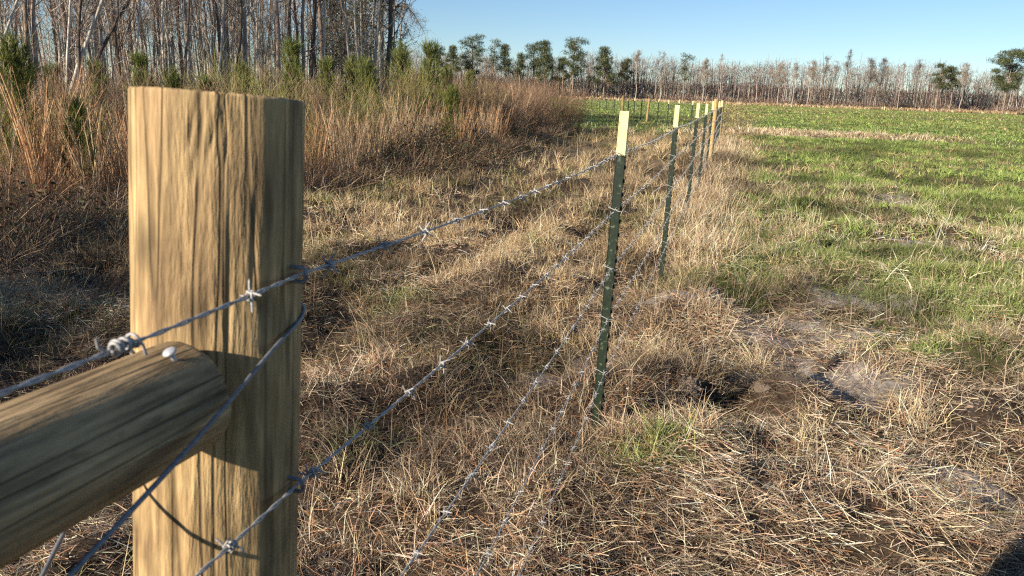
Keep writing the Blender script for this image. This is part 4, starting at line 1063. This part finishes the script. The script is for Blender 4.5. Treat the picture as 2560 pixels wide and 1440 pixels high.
def deep_wood():
    """the mass of stems and twigs deep inside the wood"""
    g = Geo(); n = 400
    P = np.array([wood_pt(8, 46) for _ in range(n)]); b = np.column_stack([P, np.zeros(n)])
    d = np.column_stack([rng.normal(size=(n, 2)) * .05, np.ones(n)])
    for i in range(n):
        s = np.linspace(0, 1, 5); H = rng.uniform(8, 12); p = b[i] + unit(d[i]) * (H * s)[:, None]; p[:, :2] += rng.normal(size=(5, 2)) * .06
        g.tube(p, np.linspace(rng.uniform(.025, .09), .012, 5), 4, jit([PALE, GREYB, BRN, PINK], 1)[0])
    n = 11000; P = np.array([wood_pt(5, 46) for _ in range(n)])
    q = np.column_stack([P, rng.uniform(0, 1, n) ** .8 * 10.5])
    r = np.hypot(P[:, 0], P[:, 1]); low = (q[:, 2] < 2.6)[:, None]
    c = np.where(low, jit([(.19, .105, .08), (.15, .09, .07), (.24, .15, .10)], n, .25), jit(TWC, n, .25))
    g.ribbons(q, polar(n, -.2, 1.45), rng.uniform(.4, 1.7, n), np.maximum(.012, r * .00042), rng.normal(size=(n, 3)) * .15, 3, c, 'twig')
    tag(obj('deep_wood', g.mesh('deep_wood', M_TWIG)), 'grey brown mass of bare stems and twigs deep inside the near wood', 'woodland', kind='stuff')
deep_wood()

# ------------------------------------------------------------------ the far wood, about 250 m away
def far_wood():
    g = Geo(); n = 1500
    x = rng.uniform(-60, 215, n); y = 248 + rng.random(n) ** 1.4 * 26
    top = 9.4 + 6.2 * fbm(x * .07, x * 0 + 2, 151) + rng.normal(size=n) * .8
    for i in range(n):
        s = np.linspace(0, 1, 4); H = top[i] * rng.uniform(.5, 1.2)
        p = np.column_stack([x[i] + rng.normal() * .5 * s * H * .15 + rng.normal(size=4) * .12, np.full(4, y[i]), H * s])
        g.tube(p, np.linspace(rng.uniform(.07, .19), .03, 4), 4, jit([PALE, GREYB, PALE, PINK, BRN], 1, .25)[0] * .66)
    m = 62000; i = rng.integers(0, n, m); f = rng.uniform(.12, 1, m) ** .8
    b = np.column_stack([x[i] + rng.normal(size=m) * 1.1, y[i] + rng.normal(size=m), top[i] * f])
    red = (fbm(x[i] * .06, x[i] * 0 + 9, 161) + rng.normal(size=m) * .08 > .52)[:, None] & (f < .72)[:, None]
    c = np.where(red, jit([(.20, .13, .11), (.16, .105, .09)], m, .2), jit([(.22, .17, .135), (.16, .125, .10), (.25, .20, .16)], m, .2))
    g.ribbons(b, polar(m, .2, 1.45), rng.uniform(.5, 1.9, m), rng.uniform(.05, .12, m), rng.normal(size=(m, 3)) * .15, 2, c, 'twig')
    k = 26000; bx = rng.uniform(-60, 215, k)
    g.ribbons(np.column_stack([bx, rng.uniform(262, 278, k), rng.random(k) * 5.5]), polar(k, .5, 1.5), rng.uniform(1, 2.4, k), .16, None, 1, jit([(.22, .165, .14), (.19, .145, .12), (.27, .21, .175)], k, .25), 'twig')
    k = 22000; bx = rng.uniform(-60, 215, k); by = rng.uniform(246, 256, k)
    g.ribbons(np.column_stack([bx, by, rng.random(k) * 1.2]), polar(k, .4, 1.5), rng.uniform(.6, 2.2, k), .13, None, 1, jit([(.26, .18, .14), (.21, .145, .115), (.32, .24, .18), (.17, .13, .095)], k, .25), 'twig')
    tag(obj('far_wood', g.mesh('far_wood', M_TWIG)), 'long belt of bare reddish grey trees along the far side of the field', 'woodland', kind='stuff')
far_wood()
FPINE = [(.08, .095, .036), (.105, .12, .045), (.14, .15, .06), (.055, .07, .03)]
def far_pine(H, shape, pal=FPINE, n=14, crown=.55, wid=.26, dens=90):
    """tall pine: bare trunk, flat foliage pads on ascending limbs"""
    tr = Geo(); cr = Geo()
    s = np.linspace(0, 1, 8); p = np.column_stack([rng.normal() * .6 * s + .15 * np.sin(s * 6), .3 * s, H * .97 * s])
    tr.tube(p, np.linspace(.24, .06, 8), 7, (.30, .22, .165))
    n = int(n * 1.45)
    for k in range(n):
        f = 1 - crown * (k + .3) / n
        a = rng.uniform(0, 2 * PI); u = (1 - f) / crown
        R = H * wid * {'round': math.sin(PI * min(1, .18 + u * .78)) ** .7, 'cone': .15 + .85 * u, 'flat': .55 + .45 * math.sin(u * 9)}[shape] * rng.uniform(.55, 1.1)
        o0 = np.array([np.interp(f - .05, s, p[:, 0]), 0, H * (f - .06)])
        c = o0 + np.array([math.cos(a) * R, math.sin(a) * R, H * .05 + R * .18])
        t = np.linspace(0, 1, 4); tr.tube(o0 + (c - o0) * t[:, None], np.linspace(.09, .03, 4), 4, (.26, .19, .14))
        m = int(1.5 * dens * rng.uniform(.7, 1.3)); rad = H * .078 * rng.uniform(.8, 1.35)
        q = c + unit(rng.normal(size=(m, 3))) * (rng.random((m, 1)) ** .45) * np.array([rad, rad, rad * .42]) * 1.3
        cr.ribbons(q, polar(m, -.2, 1.4), rng.uniform(.4, .9, m), .27, None, 1, jit(pal, m, .3), 'leaf')
    return tr.mesh('trunk', M_BARK, True), cr.mesh('crown', M_LEAF)
def far_h(px, py, yd): q = at_y(px, py, yd); return q[:2], q[2]
for px, py, yd, shp, kw, lb in ((1184, 92, 240, 'round', dict(n=22, crown=.62, wid=.19), 'tall round topped pine, leftmost of the big ones on the skyline'), (1231, 102, 250, 'flat', dict(n=9, crown=.5, wid=.12, dens=50), 'thin airy pine right of the leftmost big pine'),
                                (1268, 114, 245, 'cone', dict(n=14, crown=.55, wid=.15), 'narrow dark pine on the skyline, third from the left'), (1336, 110, 247, 'round', dict(n=12, crown=.45, wid=.15), 'small dark topped pine left of the wide dark pine'),
                                (1367, 105, 240, 'cone', dict(n=26, crown=.72, wid=.24), 'wide dense dark pine in the middle of the skyline group'), (1437, 99, 240, 'round', dict(n=20, crown=.6, wid=.2), 'tall round topped pine right of the wide dark pine'),
                                (1515, 120, 240, 'cone', dict(n=22, crown=.7, wid=.26), 'broad pine with a slanting left side, rightmost of the group'), (1122, 116, 235, 'cone', dict(n=14, crown=.7, wid=.2), 'dark pine just right of the near brush'),
                                (1098, 118, 238, 'cone', dict(n=10, crown=.6, wid=.17), 'dark pine half hidden by the near young pine'), (1717, 136, 245, 'flat', dict(n=9, crown=.55, wid=.1, dens=50), 'small spindly pine above the far end of the fence'),
                                (2535, 128, 215, 'round', dict(n=34, crown=.62, wid=.25), 'large spreading pine at the right edge of the picture'), (2357, 162, 240, 'round', dict(n=10, crown=.5, wid=.16), 'small dark crowned pine left of the large one at the right edge'),
                                (2390, 170, 240, 'flat', dict(n=9, crown=.5, wid=.15), 'small pine tuft between the large right pine and its smaller neighbour'), (1300, 135, 244, 'cone', dict(n=11, crown=.6, wid=.17), 'low green pine between the third pine and the wide dark pine'),
                                (1410, 145, 250, 'cone', dict(n=10, crown=.6, wid=.2), 'low green pine behind the wide dark pine'), (1570, 150, 250, 'cone', dict(n=9, crown=.5, wid=.2), 'low dark pine right of the broad slanting pine')):
    p, h = far_h(px, py, yd); tr, cr = far_pine(h, shp, **kw); put_tree('far_pine', (tr, cr), p, lb, 'pine tree', 'pines on the skyline', rot=0 if shp == 'cone' else None)
for px, py, yd, big_, lb in ((2130, 130, 235, 1, 'dark dead cypress like tree towering over the far wood at right'), (2065, 146, 238, 1, 'bare tree with a small flat crown left of the dark towering one'), (2098, 148, 240, 0, 'pale bare tree between the flat crowned and the towering tree'),
                             (2180, 150, 235, 2, 'broad bare oak like crown right of the dark towering tree'), (2210, 152, 236, 2, 'second broad bare crown right of the dark towering tree'), (2260, 158, 238, 0, 'thin pale bare tree standing alone above the far wood'),
                             (2303, 152, 238, 1, 'bare spreading tree standing alone left of the small dark pine'), (2418, 162, 238, 2, 'brownish round bare tree left of the large right pine'), (1597, 127, 240, 1, 'tall pale bare tree right of the broad slanting pine'),
                             (1645, 130, 245, 0, 'tall pale bare tree above the distant fence row'), (1660, 132, 246, 0, 'thin bare twin right of the pale tree above the distant fence row'), (1804, 134, 245, 0, 'thin bare spire above the end of the near fence'),
                             (1765, 152, 243, 2, 'bushy bare crown left of the thin spire'), (1955, 158, 240, 2, 'feathery bare crown in the middle of the far wood'), (1992, 160, 240, 1, 'narrow bare crown right of the feathery one'), (2030, 158, 240, 2, 'pale bare crown left of the flat crowned tree')):
    p, h = far_h(px, py, yd)
    dk = 'dark' in lb
    tr, cr = bare_tree(h, .15 if big_ else .10, rng.normal(size=2) * .02, DARKB if dk else GREYB, nb=(26, 34, 60)[big_], sub=(9, 12, 18)[big_], first=(.5, .6, .4)[big_], wob=.25, bl=(.16, .26, .40)[big_])
    for G in (cr,):
        V = np.concatenate(G.V)
    ex = Geo(); m = (200, 400, 900)[big_]; hi = V[V[:, 2] > h * .55]
    if len(hi): ex.ribbons(hi[rng.integers(len(hi), size=m)], polar(m, -.1, 1.3), rng.uniform(.4, 1.0, m), .06, rng.normal(size=(m, 3)) * .15, 2, jit([(.12, .10, .08)] if dk else [(.30, .245, .19), (.24, .18, .13)], m, .2), 'twig'); cr.add(np.concatenate(ex.V), np.concatenate(ex.Q), np.concatenate(ex.C))
    put_tree('far_bare_tree', tree_meshes(tr, cr), p, lb, 'bare tree', 'bare trees standing out of the far wood')
